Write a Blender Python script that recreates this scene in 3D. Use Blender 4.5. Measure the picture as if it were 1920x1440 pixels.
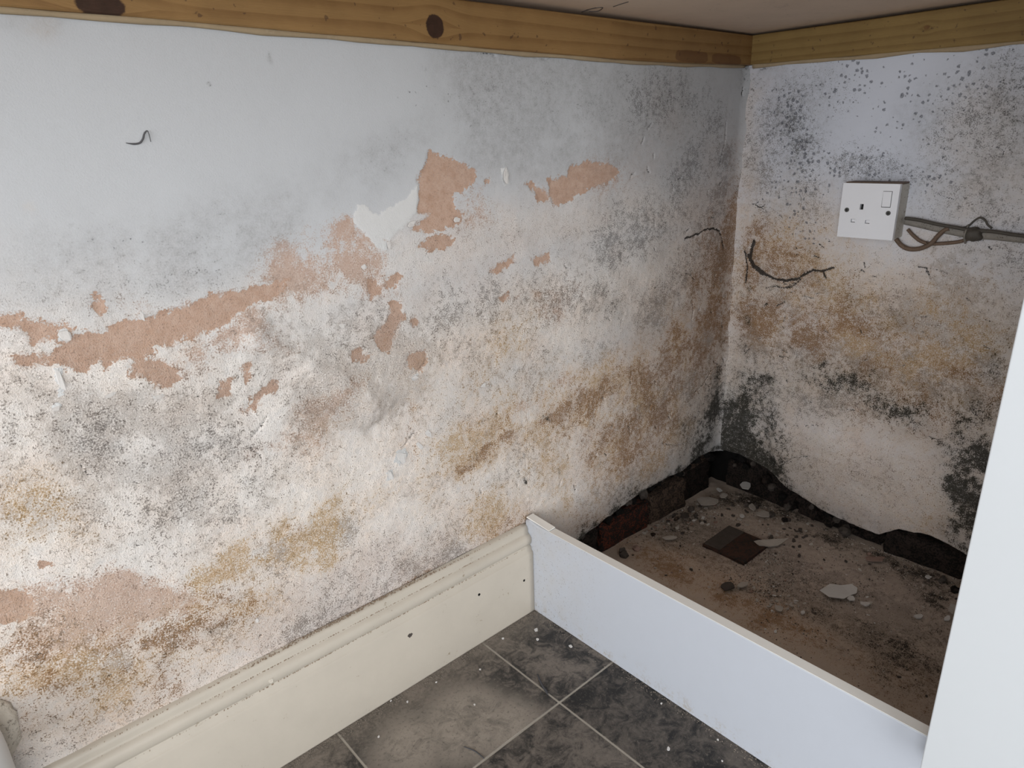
import bpy, bmesh, math, random
import numpy as np
from mathutils import Vector, Matrix

for o in list(bpy.data.objects):
    bpy.data.objects.remove(o, do_unlink=True)
scene = bpy.context.scene
COL = scene.collection

# ------------------------------------------------------------------ camera
# metres; the wall corner is the origin, the left wall is the plane y = 0, the right wall x = 0
cam_d = bpy.data.cameras.new('camera')
cam = bpy.data.objects.new('camera', cam_d)
COL.objects.link(cam)
CAM_LOC = (-1.21504, -0.71517, 0.73376)
CAM_ROT = ((0.743731, 0.245261, -0.621861), (-0.667708, 0.227904, -0.708679), (-0.032087, 0.942288, 0.333262))
cam.matrix_world = Matrix.Translation(CAM_LOC) @ Matrix(CAM_ROT).to_4x4()
cam_d.sensor_fit = 'HORIZONTAL'
cam_d.sensor_width = 36.0
cam_d.lens = 36.0 * 1285.29 / 1920.0
cam_d.clip_start = 0.02
scene.camera = cam

# ------------------------------------------------------------------ world, lights, exposure
world = bpy.data.worlds.new('world')
scene.world = world
world.use_nodes = True
bg = world.node_tree.nodes['Background']
bg.inputs['Color'].default_value = (0.86, 0.93, 1.0, 1)
bg.inputs['Strength'].default_value = 1.0


def area(name, loc, target, sx, sy, power, color):
    d = bpy.data.lights.new(name, 'AREA')
    d.shape = 'RECTANGLE'
    d.size, d.size_y, d.energy, d.color = sx, sy, power, color
    o = bpy.data.objects.new(name, d)
    COL.objects.link(o)
    o.location = loc
    o.rotation_euler = (Vector(target) - Vector(loc)).to_track_quat('-Z', 'Y').to_euler()
    return o


# daylight through the patio door and the window behind the camera
area('door_daylight', (-1.95, -2.84, 0.98), (-1.95, 0.0, 0.85), 1.5, 1.8, 47, (0.985, 0.985, 0.98))
area('window_daylight', (-3.12, -1.15, 0.80), (0.0, -1.15, 0.6), 1.7, 1.4, 43, (0.945, 0.965, 1.0))

scene.view_settings.view_transform = 'Standard'
scene.view_settings.look = 'None'
scene.view_settings.exposure = 0.0
scene.view_settings.gamma = 1.0
scene.view_settings.use_curve_mapping = False

rng = random.Random(7)

# ------------------------------------------------------------------ helpers


def tag(o, label=None, cat=None, group=None, kind=None):
    if label: o['label'] = label
    if cat: o['category'] = cat
    if group: o['group'] = group
    if kind: o['kind'] = kind
    return o


def empty(name, loc=(0, 0, 0)):
    o = bpy.data.objects.new(name, None)
    COL.objects.link(o)
    o.location = loc
    return o


def link(name, me, mat=None, parent=None, smooth=False):
    if mat is not None and not me.materials:
        me.materials.append(mat)
    o = bpy.data.objects.new(name, me)
    COL.objects.link(o)
    if parent is not None:
        o.parent = parent
        o.matrix_parent_inverse = Matrix.Translation(-parent.location)
    if smooth:
        for p in me.polygons:
            p.use_smooth = True
    return o


def from_bm(name, bm, mat=None, parent=None, smooth=False):
    me = bpy.data.meshes.new(name)
    bmesh.ops.recalc_face_normals(bm, faces=bm.faces)
    bm.to_mesh(me)
    bm.free()
    return link(name, me, mat, parent, smooth)


def bm_box(bm, x0, x1, y0, y1, z0, z1, bevel=0.0, seg=2):
    r = bmesh.ops.create_cube(bm, size=1.0)
    vs = r['verts']
    for v in vs:
        v.co = Vector(((x0 + x1) / 2 + v.co.x * (x1 - x0), (y0 + y1) / 2 + v.co.y * (y1 - y0), (z0 + z1) / 2 + v.co.z * (z1 - z0)))
    if bevel > 0:
        es = list({e for v in vs for e in v.link_edges})
        bmesh.ops.bevel(bm, geom=es, offset=bevel, segments=seg, affect='EDGES', profile=0.5)


def box(name, x0, x1, y0, y1, z0, z1, mat, parent=None, bevel=0.0, seg=2):
    bm = bmesh.new()
    bm_box(bm, x0, x1, y0, y1, z0, z1, bevel, seg)
    return from_bm(name, bm, mat, parent, smooth=False)


def tube(name, pts, rad, mat, parent=None, seg=8, flat=1.0, flat_axis=None, sub=6):
    """swept tube through pts (Catmull-Rom); flat squashes along flat_axis"""
    P = [Vector(p) for p in pts]
    if not isinstance(rad, (list, tuple)):
        rad = [rad] * len(P)
    Q, Rr = [], []
    for i in range(len(P) - 1):
        p0, p1, p2, p3 = P[max(i - 1, 0)], P[i], P[i + 1], P[min(i + 2, len(P) - 1)]
        for k in range(sub):
            t = k / sub
            Q.append(0.5 * ((2 * p1) + (p2 - p0) * t + (2 * p0 - 5 * p1 + 4 * p2 - p3) * t * t + (3 * p1 - p0 - 3 * p2 + p3) * t ** 3))
            Rr.append(rad[i] * (1 - t) + rad[i + 1] * t)
    Q.append(P[-1]); Rr.append(rad[-1])
    bm = bmesh.new()
    rings = []
    n0 = Vector((0.3, 0.5, 0.8)).normalized()
    for i, c in enumerate(Q):
        d = (Q[min(i + 1, len(Q) - 1)] - Q[max(i - 1, 0)]).normalized()
        a = d.cross(n0)
        if flat_axis is not None:
            a = d.cross(Vector(flat_axis))
        a.normalize()
        b = d.cross(a).normalized()
        ring = []
        for s in range(seg):
            an = 2 * math.pi * s / seg
            ring.append(bm.verts.new(c + a * (math.cos(an) * Rr[i]) + b * (math.sin(an) * Rr[i] * flat)))
        rings.append(ring)
    for i in range(len(rings) - 1):
        for s in range(seg):
            bm.faces.new((rings[i][s], rings[i][(s + 1) % seg], rings[i + 1][(s + 1) % seg], rings[i + 1][s]))
    bm.faces.new(rings[0]); bm.faces.new(rings[-1])
    return from_bm(name, bm, mat, parent, smooth=True)


# ------------------------------------------------------------------ numpy noise
_tab = np.random.RandomState(11).rand(256, 256).astype(np.float32)


def vnoise(x, y, seed=0):
    x = x + seed * 17.31; y = y + seed * 9.77
    xi = np.floor(x).astype(np.int64); yi = np.floor(y).astype(np.int64)
    fx = x - xi; fy = y - yi
    fx = fx * fx * (3 - 2 * fx); fy = fy * fy * (3 - 2 * fy)
    a = _tab[xi & 255, yi & 255]; b = _tab[(xi + 1) & 255, yi & 255]
    c = _tab[xi & 255, (yi + 1) & 255]; d = _tab[(xi + 1) & 255, (yi + 1) & 255]
    return (a * (1 - fx) + b * fx) * (1 - fy) + (c * (1 - fx) + d * fx) * fy


def fbm(x, y, scale, octv=4, seed=0):
    s = 0; a = 1.0; t = 0
    for k in range(octv):
        s = s + a * vnoise(x * scale, y * scale, seed + k)
        t += a; a *= 0.5; scale *= 2.03
    return s / t - 0.5


def sdf_poly(U, V, poly, margin=0.03):
    """signed distance (inside positive), evaluated only near the polygon"""
    P = np.array(poly)
    out = np.full(U.shape, -margin)
    m = (U > P[:, 0].min() - margin) & (U < P[:, 0].max() + margin) & (V > P[:, 1].min() - margin) & (V < P[:, 1].max() + margin)
    if not m.any():
        return out
    u, v = U[m], V[m]
    d = np.full(u.shape, 1e9); ins = np.zeros(u.shape, bool)
    for i in range(len(P)):
        a, b = P[i], P[(i + 1) % len(P)]
        e = b - a
        t = np.clip(((u - a[0]) * e[0] + (v - a[1]) * e[1]) / (e @ e + 1e-12), 0, 1)
        d = np.minimum(d, np.hypot(u - a[0] - t * e[0], v - a[1] - t * e[1]))
        c = ((a[1] > v) != (b[1] > v)) & (u < (b[0] - a[0]) * (v - a[1]) / (b[1] - a[1] + 1e-12) + a[0])
        ins ^= c
    out[m] = np.where(ins, d, -d)
    return out


def dist_line(U, V, pts, reach):
    P = np.array(pts)
    out = np.full(U.shape, reach * 1.01)
    m = (U > P[:, 0].min() - reach) & (U < P[:, 0].max() + reach) & (V > P[:, 1].min() - reach) & (V < P[:, 1].max() + reach)
    if not m.any():
        return out
    u, v = U[m], V[m]
    d = np.full(u.shape, reach * 1.01)
    for i in range(len(P) - 1):
        a, b = P[i], P[i + 1]
        e = b - a
        t = np.clip(((u - a[0]) * e[0] + (v - a[1]) * e[1]) / (e @ e + 1e-12), 0, 1)
        d = np.minimum(d, np.hypot(u - a[0] - t * e[0], v - a[1] - t * e[1]))
    out[m] = d
    return out


CH = 'CMEPGSTYORDKWB'


def stain_fields(U, V, strokes, polys, whites, cracks, films, seed):
    """weathering fields of a surface: damp stains, mould, lost paint, cracks (u, v in metres)"""
    F = {c: np.zeros(U.shape) for c in CH}
    wu = U + 0.022 * fbm(U, V, 22, 4, seed) + 0.006 * fbm(U, V, 120, 3, seed + 8)
    wv = V + 0.022 * fbm(U, V, 22, 4, seed + 3) + 0.006 * fbm(U, V, 120, 3, seed + 12)
    for ch, amp, r, pts in strokes:
        d = dist_line(wu, wv, pts, r * 2.4)
        g = amp * np.exp(-(d / r) ** 2) * (d < r * 2.4)
        F[ch] = 1 - (1 - F[ch]) * (1 - g) if ch not in 'SC' else np.maximum(F[ch], g)
    pu = U + 0.005 * fbm(U, V, 90, 4, seed + 20)
    pv = V + 0.005 * fbm(U, V, 90, 4, seed + 25)
    for key, lst in (('P', polys), ('W', whites)):
        f = np.full(U.shape, -0.03)
        for p in lst:
            f = np.maximum(f, sdf_poly(pu, pv, p))
        F[key] = f * 1000.0
    for a, p in films:                                  # mould film that stops at the edge of an old paint layer
        s = np.clip((sdf_poly(pu, pv, p) + 0.001) / 0.004, 0, 1)
        F['G'] = np.maximum(F['G'], a * s)
    k = np.full(U.shape, -9.0)
    cu = U + 0.004 * fbm(U, V, 160, 3, seed + 31); cv = V + 0.004 * fbm(U, V, 160, 3, seed + 35)
    for w, pts in cracks:
        dd = dist_line(cu, cv, pts, 0.012)
        k = np.maximum(k, np.where(dd < 0.012, (w * 0.5 - dd) * 1000, -9.0))
    F['K'] = k
    # paint round the bare patches is eroded to a granular fringe
    F['E'] = np.maximum(F['E'], 0.45 * np.exp(-np.maximum(-F['P'], 0) / 6.0))
    # every stain breaks up into patches
    for i, (ch, k) in enumerate((('G', 1.5), ('Y', 2.0), ('O', 2.3), ('D', 1.8), ('M', 1.2), ('S', 1.0), ('T', 2.0), ('E', 1.4))):
        F[ch] = np.clip(F[ch] * np.clip(0.97 + k * fbm(U, V, 26, 5, seed + 100 + 7 * i) + 0.8 * fbm(U, V, 95, 3, seed + 170 + 7 * i), 0.08, 1.8), 0, 1)
    cre = np.clip(F['C'], 0, 1)
    F['S'] = np.maximum(F['S'], cre * (0.22 + 0.40 * fbm(U, V, 14, 4, seed + 80)))
    F['G'] = np.clip(F['G'] + cre * (0.03 + 0.70 * fbm(U, V, 20, 5, seed + 85)), 0, 1)
    F['T'] = np.clip(F['T'] + cre * 0.7 * fbm(U, V, 12, 3, seed + 90), 0, 1)
    F['Y'] = np.clip(F['Y'] + cre * 0.35 * (fbm(U, V, 11, 4, seed + 95) - 0.06), 0, 1)
    return F


def put_fields(me, F):
    n = len(me.vertices)
    for i in range(0, len(CH), 4):
        at = me.attributes.new('stain_%d' % (i // 4), 'FLOAT_COLOR', 'POINT')
        a = np.zeros((n, 4), np.float32)
        for j, c in enumerate(CH[i:i + 4]):
            a[:, j] = F[c].ravel()
        at.data.foreach_set('color', a.ravel())


def grid_mesh(name, X, Y, Z):
    nu, nv = X.shape
    co = np.stack([X, Y, Z], -1).reshape(-1, 3).astype(np.float32)
    i = np.arange(nu - 1)[:, None] * nv + np.arange(nv - 1)[None, :]
    q = np.stack([i, i + nv, i + nv + 1, i + 1], -1).reshape(-1, 4)
    me = bpy.data.meshes.new(name)
    me.vertices.add(len(co)); me.vertices.foreach_set('co', co.ravel())
    me.loops.add(q.size); me.loops.foreach_set('vertex_index', q.ravel().astype(np.int32))
    me.polygons.add(len(q))
    me.polygons.foreach_set('loop_start', (np.arange(len(q)) * 4).astype(np.int32))
    me.polygons.foreach_set('loop_total', np.full(len(q), 4, np.int32))
    me.polygons.foreach_set('use_smooth', np.ones(len(q), bool))
    me.update(calc_edges=True)
    me.validate()
    return me


# ------------------------------------------------------------------ material helpers
class NT:
    def __init__(self, name, rough=0.7, spec=0.3):
        self.m = bpy.data.materials.new(name)
        self.m.use_nodes = True
        self.t = self.m.node_tree
        self.b = self.t.nodes['Principled BSDF']
        self.b.inputs['Roughness'].default_value = rough
        self.b.inputs['Specular IOR Level'].default_value = spec
        self._pos = None
        self.dims = '3D'

    def n(self, kind, **kw):
        nd = self.t.nodes.new(kind)
        for k, v in kw.items():
            setattr(nd, k, v)
        return nd

    def l(self, a, b):
        self.t.links.new(a, b)

    def inp(self, sock, v):
        if hasattr(v, 'is_linked') or isinstance(v, bpy.types.NodeSocket):
            self.l(v, sock)
        else:
            sock.default_value = v

    def pos(self):
        if self._pos is None:
            self._pos = self.n('ShaderNodeTexCoord').outputs['Object']
        return self._pos

    def math(self, op, a, b=0.0, c=None, clamp=False):
        nd = self.n('ShaderNodeMath', operation=op, use_clamp=clamp)
        self.inp(nd.inputs[0], a); self.inp(nd.inputs[1], b)
        if c is not None: self.inp(nd.inputs[2], c)
        return nd.outputs[0]

    def noise(self, scale, detail=4, rough=0.6, off=0.0, vec=None, gain=2.1, stretch=None, dist=0.0):
        v = vec or self.pos()
        if off or stretch:
            mp = self.n('ShaderNodeMapping')
            self.l(v, mp.inputs['Vector'])
            mp.inputs['Location'].default_value = (off, off * 0.7, -off * 1.3)
            if stretch: mp.inputs['Scale'].default_value = stretch
            v = mp.outputs[0]
        nd = self.n('ShaderNodeTexNoise', noise_dimensions=self.dims)
        nd.inputs['Scale'].default_value = scale
        nd.inputs['Detail'].default_value = detail
        nd.inputs['Roughness'].default_value = rough
        nd.inputs['Distortion'].default_value = dist
        self.l(v, nd.inputs['Vector'])
        if gain is None:
            return nd.outputs['Fac']
        return self.math('MULTIPLY_ADD', self.math('SUBTRACT', nd.outputs['Fac'], 0.5), gain, 0.5, clamp=True)

    def step(self, x, lo, hi):
        nd = self.n('ShaderNodeMapRange', interpolation_type='SMOOTHSTEP')
        self.inp(nd.inputs['Value'], x)
        self.inp(nd.inputs['From Min'], lo); self.inp(nd.inputs['From Max'], hi)
        return nd.outputs['Result']

    def dens(self, field, noise, w):
        """coverage mask: share of the noise that exceeds 1 - field"""
        lo = self.math('MULTIPLY_ADD', field, -(1 + 2 * w), 1.0)
        hi = self.math('ADD', lo, 2 * w)
        return self.step(noise, lo, hi)

    def mix(self, f, a, b, blend='MIX'):
        nd = self.n('ShaderNodeMix', data_type='RGBA', blend_type=blend)
        self.inp(nd.inputs[0], f)
        self.inp(nd.inputs[6], a if not isinstance(a, tuple) else (*a, 1))
        self.inp(nd.inputs[7], b if not isinstance(b, tuple) else (*b, 1))
        return nd.outputs[2]

    def attr(self, name):
        a = self.n('ShaderNodeAttribute', attribute_name=name)
        s = self.n('ShaderNodeSeparateColor')
        self.l(a.outputs['Color'], s.inputs[0])
        return [s.outputs[0], s.outputs[1], s.outputs[2], a.outputs['Alpha']]

    def bump(self, h, strength=0.5, dist=0.001, prev=None):
        b = self.n('ShaderNodeBump')
        b.inputs['Strength'].default_value = strength
        b.inputs['Distance'].default_value = dist
        self.l(h, b.inputs['Height'])
        if prev is not None: self.l(prev, b.inputs['Normal'])
        return b.outputs['Normal']

    def done(self, color, normal=None, rough=None):
        self.inp(self.b.inputs['Base Color'], color if not isinstance(color, tuple) else (*color, 1))
        if normal is not None: self.l(normal, self.b.inputs['Normal'])
        if rough is not None: self.inp(self.b.inputs['Roughness'], rough)
        return self.m


def stained_material(name, plane, white, cream, plaster, plaster2, grey, dot, dark, bump=0.5, ochre=(0.44, 0.28, 0.115), rust=(0.29, 0.155, 0.065)):
    """damp painted plaster; the stain fields come from the mesh, the grain from 2D noise in the plane of the wall"""
    t = NT(name, 0.85, 0.2)
    s = t.n('ShaderNodeSeparateXYZ'); t.l(t.pos(), s.inputs[0])
    cb = t.n('ShaderNodeCombineXYZ')
    t.l(s.outputs[{'Y': 0, 'X': 1, 'Z': 0}[plane]], cb.inputs[0]); t.l(s.outputs[{'Y': 2, 'X': 2, 'Z': 1}[plane]], cb.inputs[1])
    t._pos = cb.outputs[0]
    t.dims = '2D'
    f = {}
    for i in range(0, len(CH), 4):
        for c, so in zip(CH[i:i + 4], t.attr('stain_%d' % (i // 4))):
            f[c] = so
    big = t.noise(16, 3, 0.6)
    med = t.noise(60, 4, 0.7, off=3.1)
    multi = t.noise(120, 5, 0.82, off=1.7, gain=2.3)
    fine = t.noise(560, 2, 0.7, off=5.3)
    gran = multi
    blend = t.math('MULTIPLY_ADD', multi, 0.50, t.math('MULTIPLY', fine, 0.50))
    blend = t.math('MULTIPLY_ADD', t.math('SUBTRACT', blend, 0.5), 1.40, 0.5, clamp=True)
    coarse = t.math('MULTIPLY_ADD', med, 0.5, t.math('MULTIPLY', multi, 0.5))
    coarse = t.math('MULTIPLY_ADD', t.math('SUBTRACT', coarse, 0.5), 1.35, 0.5, clamp=True)
    gcol = t.mix(t.math('MULTIPLY', f['C'], 0.8, clamp=True), grey, (grey[0] * 0.88, grey[1] * 0.76, grey[2] * 0.66))
    # paint, yellowed and creamy where damp
    cm = t.math('MULTIPLY', f['C'], t.math('MULTIPLY_ADD', coarse, 0.5, 0.65), clamp=True)
    col = t.mix(cm, white, cream)
    col = t.mix(t.math('MULTIPLY', cm, t.math('MULTIPLY', t.math('SUBTRACT', big, 0.3, clamp=True), 0.9)), col, (cream[0] * 0.94, cream[1] * 0.84, cream[2] * 0.77))
    col = t.mix(t.math('MULTIPLY', f['M'], t.math('MULTIPLY_ADD', blend, 0.6, 0.25), clamp=True), col, (0.56, 0.46, 0.415))
    # bare plaster
    pcol = t.mix(coarse, plaster, plaster2)
    pcol = t.mix(t.math('MULTIPLY', t.step(fine, 0.66, 0.95), 0.35), pcol, (0.16, 0.10, 0.075))
    er = t.dens(f['E'], blend, 0.32)
    ph = t.math('ADD', f['P'], t.math('ADD', t.math('MULTIPLY', t.math('SUBTRACT', gran, 0.5), 6.5), t.math('MULTIPLY', t.math('SUBTRACT', med, 0.5), 10.0)))
    pm = t.step(ph, -0.5, 0.5)
    pm = t.math('MULTIPLY', pm, t.math('SUBTRACT', 1.0, t.math('MULTIPLY', t.step(blend, 0.74, 0.92), 0.5)))
    col = t.mix(t.math('MULTIPLY', er, 0.85), col, pcol)
    col = t.mix(pm, col, pcol)
    keep = t.math('MULTIPLY_ADD', pm, -0.7, 1.0)
    # grey mould film, mottles, speckle
    g = t.math('MULTIPLY', f['G'], t.math('MULTIPLY_ADD', blend, 0.70, t.math('MULTIPLY_ADD', coarse, 0.40, 0.12)), clamp=True)
    g = t.math('MULTIPLY', g, keep)
    col = t.mix(t.math('MULTIPLY', g, 0.58), col, gcol)
    tm = t.math('MULTIPLY', t.dens(f['T'], coarse, 0.22), keep)
    tm = t.math('MULTIPLY', tm, t.math('MULTIPLY_ADD', fine, 0.6, 0.5), clamp=True)
    col = t.mix(t.math('MULTIPLY', tm, 0.45), col, gcol)
    sm = t.math('MULTIPLY', t.dens(f['S'], blend, 0.16), keep)
    col = t.mix(t.math('MULTIPLY', sm, 0.62), col, t.mix(0.58, gcol, (0.01, 0.008, 0.006)))
    # ochre and rust
    vary = t.math('MULTIPLY_ADD', coarse, 0.7, 0.3)
    col = t.mix(t.math('MULTIPLY', t.math('MULTIPLY', f['Y'], 0.62), vary, clamp=True), col, (0.66, 0.49, 0.33))
    y = t.dens(t.math('MULTIPLY', f['Y'], 0.60), blend, 0.20)
    col = t.mix(t.math('MULTIPLY', y, 0.66), col, ochre)
    col = t.mix(t.math('MULTIPLY', t.math('MULTIPLY', f['O'], 0.60), vary, clamp=True), col, (0.50, 0.335, 0.225))
    o = t.dens(t.math('MULTIPLY', f['O'], 0.64), blend, 0.17)
    col = t.mix(t.math('MULTIPLY', o, 0.72), col, (rust[0] * 0.8, rust[1] * 0.78, rust[2] * 0.75))
    # sandy grain over everything damp
    gr = t.math('MULTIPLY', t.math('SUBTRACT', 0.62, blend), t.math('MULTIPLY_ADD', f['C'], 0.50, 0.06))
    col = t.mix(t.math('MAXIMUM', gr, 0.0), col, (0.17, 0.145, 0.125))
    # pits, salt flecks and the curled edges of blistered paint
    damp = t.math('MULTIPLY', f['C'], keep, clamp=True)
    pit = t.math('MULTIPLY', t.step(t.math('MULTIPLY_ADD', fine, 0.7, t.math('MULTIPLY', multi, 0.3)), 0.70, 0.84), damp)
    col = t.mix(t.math('MULTIPLY', pit, 0.62), col, (0.10, 0.075, 0.06))
    salt = t.math('MULTIPLY', t.step(fine, 0.30, 0.12), damp)
    col = t.mix(t.math('MULTIPLY', salt, 0.5), col, (0.92, 0.89, 0.86))
    rim = t.math('ABSOLUTE', t.math('SUBTRACT', t.noise(34, 5, 0.72, off=11.3), 0.5))
    rim = t.math('MULTIPLY', t.step(rim, 0.036, 0.006), t.step(t.math('MULTIPLY_ADD', big, 0.5, t.math('MULTIPLY', multi, 0.5)), 0.47, 0.66))
    rim = t.math('MULTIPLY', rim, damp)
    col = t.mix(t.math('MULTIPLY', rim, 0.62), col, (0.13, 0.105, 0.085))
    # round mould colonies
    vo = t.n('ShaderNodeTexVoronoi', feature='F1', voronoi_dimensions='2D')
    vo.inputs['Scale'].default_value = 125
    wob = t.n('ShaderNodeVectorMath', operation='MULTIPLY_ADD')
    nn = t.n('ShaderNodeTexNoise', noise_dimensions='2D'); nn.inputs['Scale'].default_value = 260; nn.inputs['Detail'].default_value = 2
    t.l(t.pos(), nn.inputs['Vector'])
    t.l(nn.outputs['Color'], wob.inputs[0]); wob.inputs[1].default_value = (0.004, 0.004, 0.004); t.l(t.pos(), wob.inputs[2])
    t.l(wob.outputs[0], vo.inputs['Vector'])
    sp = t.n('ShaderNodeSeparateColor'); t.l(vo.outputs['Color'], sp.inputs[0])
    rad = t.math('MULTIPLY', t.math('SUBTRACT', f['R'], sp.outputs[0]), 0.7, clamp=True)
    rad = t.math('MINIMUM', rad, 0.34)
    dm = t.step(vo.outputs['Distance'], t.math('ADD', rad, 0.10), t.math('SUBTRACT', rad, 0.06))
    dm = t.math('MULTIPLY', dm, t.step(rad, 0.0, 0.06))
    col = t.mix(t.math('MULTIPLY', dm, t.math('MULTIPLY_ADD', fine, 0.5, 0.40)), col, dot)
    # black mould
    col = t.mix(t.math('MULTIPLY', t.math('MULTIPLY', f['D'], 0.62), t.math('MULTIPLY_ADD', coarse, 0.6, 0.45), clamp=True), col, (dark[0] * 3.2, dark[1] * 3.2, dark[2] * 3.0))
    d = t.dens(t.math('MULTIPLY', f['D'], 0.72), blend, 0.18)
    col = t.mix(t.math('MULTIPLY', d, 0.90), col, dark)
    # fresh white paint flakes
    wm = t.step(t.math('ADD', f['W'], t.math('MULTIPLY', t.math('SUBTRACT', gran, 0.5), 6.0)), -0.3, 0.3)
    col = t.mix(wm, col, (white[0] * 1.18, white[0] * 1.18, white[0] * 1.17))
    # cracks
    km = t.step(t.math('ADD', f['K'], t.math('MULTIPLY', t.math('SUBTRACT', fine, 0.5), 1.6)), -0.3, 0.4)
    col = t.mix(t.math('MULTIPLY', km, 0.93), col, (0.025, 0.022, 0.02))
    hgt = t.math('MULTIPLY', blend, t.math('MAXIMUM', f['C'], 0.10))
    hgt = t.math('SUBTRACT', hgt, t.math('MULTIPLY', pm, 0.35))
    hgt = t.math('SUBTRACT', hgt, t.math('MULTIPLY', rim, 0.5))
    return t.done(col, t.bump(hgt, bump, 0.0022))


def plain(name, color, rough=0.5, spec=0.4, var=0.0, scale=40, bump=0.0, dirt=None, dirt_amt=0.0, bdist=0.0006):
    t = NT(name, rough, spec)
    n1 = t.noise(scale, 5, 0.6)
    col = t.mix(t.math('MULTIPLY', n1, var), color, tuple(c * 0.6 for c in color))
    if dirt:
        n2 = t.noise(scale * 5, 6, 0.7, off=2.0)
        col = t.mix(t.step(t.math('ADD', t.math('MULTIPLY', n2, 0.7), t.math('MULTIPLY', n1, 0.3)), 1.0 - dirt_amt, 1.12 - dirt_amt), col, dirt)
    nm = t.bump(t.noise(scale * 6, 4, 0.6, off=4.0), bump, bdist) if bump else None
    return t.done(col, nm)


def wood_material(name, axis, light, dark, knots=(), seed=0.0, knot_col=(0.022, 0.0095, 0.0065), stains=()):
    """sawn softwood: grain lines run along axis and swirl round the knots (knots in metres)"""
    t = NT(name, 0.62, 0.3)
    s = t.n('ShaderNodeSeparateXYZ'); t.l(t.pos(), s.inputs[0])
    u = s.outputs[0] if axis == 'X' else s.outputs[1]
    z = s.outputs[2]
    kmask = None
    push = None
    for (ku, kz, ra, rb) in knots:
        du = t.math('DIVIDE', t.math('SUBTRACT', u, ku), ra)
        dz = t.math('DIVIDE', t.math('SUBTRACT', z, kz), rb)
        r = t.math('SQRT', t.math('ADD', t.math('MULTIPLY', du, du), t.math('MULTIPLY', dz, dz)))
        k = t.step(t.math('ADD', r, t.math('MULTIPLY', t.noise(300, 3, 0.6, off=1.0), 0.12)), 1.12, 0.98)
        halo = t.math('POWER', 2.718, t.math('MULTIPLY', t.math('MULTIPLY', r, r), -0.16))
        p = t.math('MULTIPLY', halo, t.math('MULTIPLY', t.math('SIGN', dz), 0.011))
        kmask = k if kmask is None else t.math('MAXIMUM', kmask, k)
        push = p if push is None else t.math('ADD', push, p)
    zz = z if push is None else t.math('SUBTRACT', z, push)
    cb = t.n('ShaderNodeCombineXYZ')
    t.l(t.math('MULTIPLY', u, 0.10), cb.inputs[0]); t.l(zz, cb.inputs[2]); cb.inputs[1].default_value = seed
    warp = t.noise(9, 3, 0.5, off=seed, vec=cb.outputs[0], gain=None)
    zz2 = t.math('ADD', zz, t.math('MULTIPLY', warp, 0.05))
    lines = t.math('FRACT', t.math('MULTIPLY', zz2, 62))
    ring = t.math('MULTIPLY', t.step(lines, 0.35, 0.93), t.step(lines, 1.0, 0.95))
    cb2 = t.n('ShaderNodeCombineXYZ')
    t.l(t.math('MULTIPLY', u, 0.05), cb2.inputs[0]); t.l(zz, cb2.inputs[2])
    fib = t.noise(900, 3, 0.6, off=seed + 2, vec=cb2.outputs[0])
    blot = t.noise(16, 4, 0.6, off=seed + 5)
    col = t.mix(t.math('MULTIPLY', blot, 0.75), light, tuple(c * 0.72 for c in light))
    col = t.mix(t.math('MULTIPLY', ring, t.math('MULTIPLY_ADD', blot, 0.5, 0.25)), col, dark)
    col = t.mix(t.math('MULTIPLY', fib, 0.28), col, dark)
    pin = t.step(t.noise(110, 2, 0.5, off=seed + 8), 0.86, 0.95)
    col = t.mix(t.math('MULTIPLY', pin, 0.6), col, (0.06, 0.03, 0.02))
    for (ku, kz, ra, rb) in stains:
        du = t.math('DIVIDE', t.math('SUBTRACT', u, ku), ra); dz = t.math('DIVIDE', t.math('SUBTRACT', z, kz), rb)
        r4 = t.math('ADD', t.math('POWER', t.math('ABSOLUTE', du), 4.0), t.math('POWER', t.math('ABSOLUTE', dz), 4.0))
        m = t.step(t.math('ADD', r4, t.math('MULTIPLY', t.noise(70, 3, 0.6, off=6.0), 0.7)), 1.45, 1.25)
        col = t.mix(t.math('MULTIPLY', m, 0.55), col, (0.11, 0.045, 0.022))
    if kmask is not None:
        kc = t.mix(t.noise(150, 4, 0.6, off=4), knot_col, tuple(c * 1.9 for c in knot_col))
        col = t.mix(t.math('MULTIPLY', kmask, 0.95), col, kc)
    return t.done(col, t.bump(fib, 0.35, 0.0006))


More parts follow.
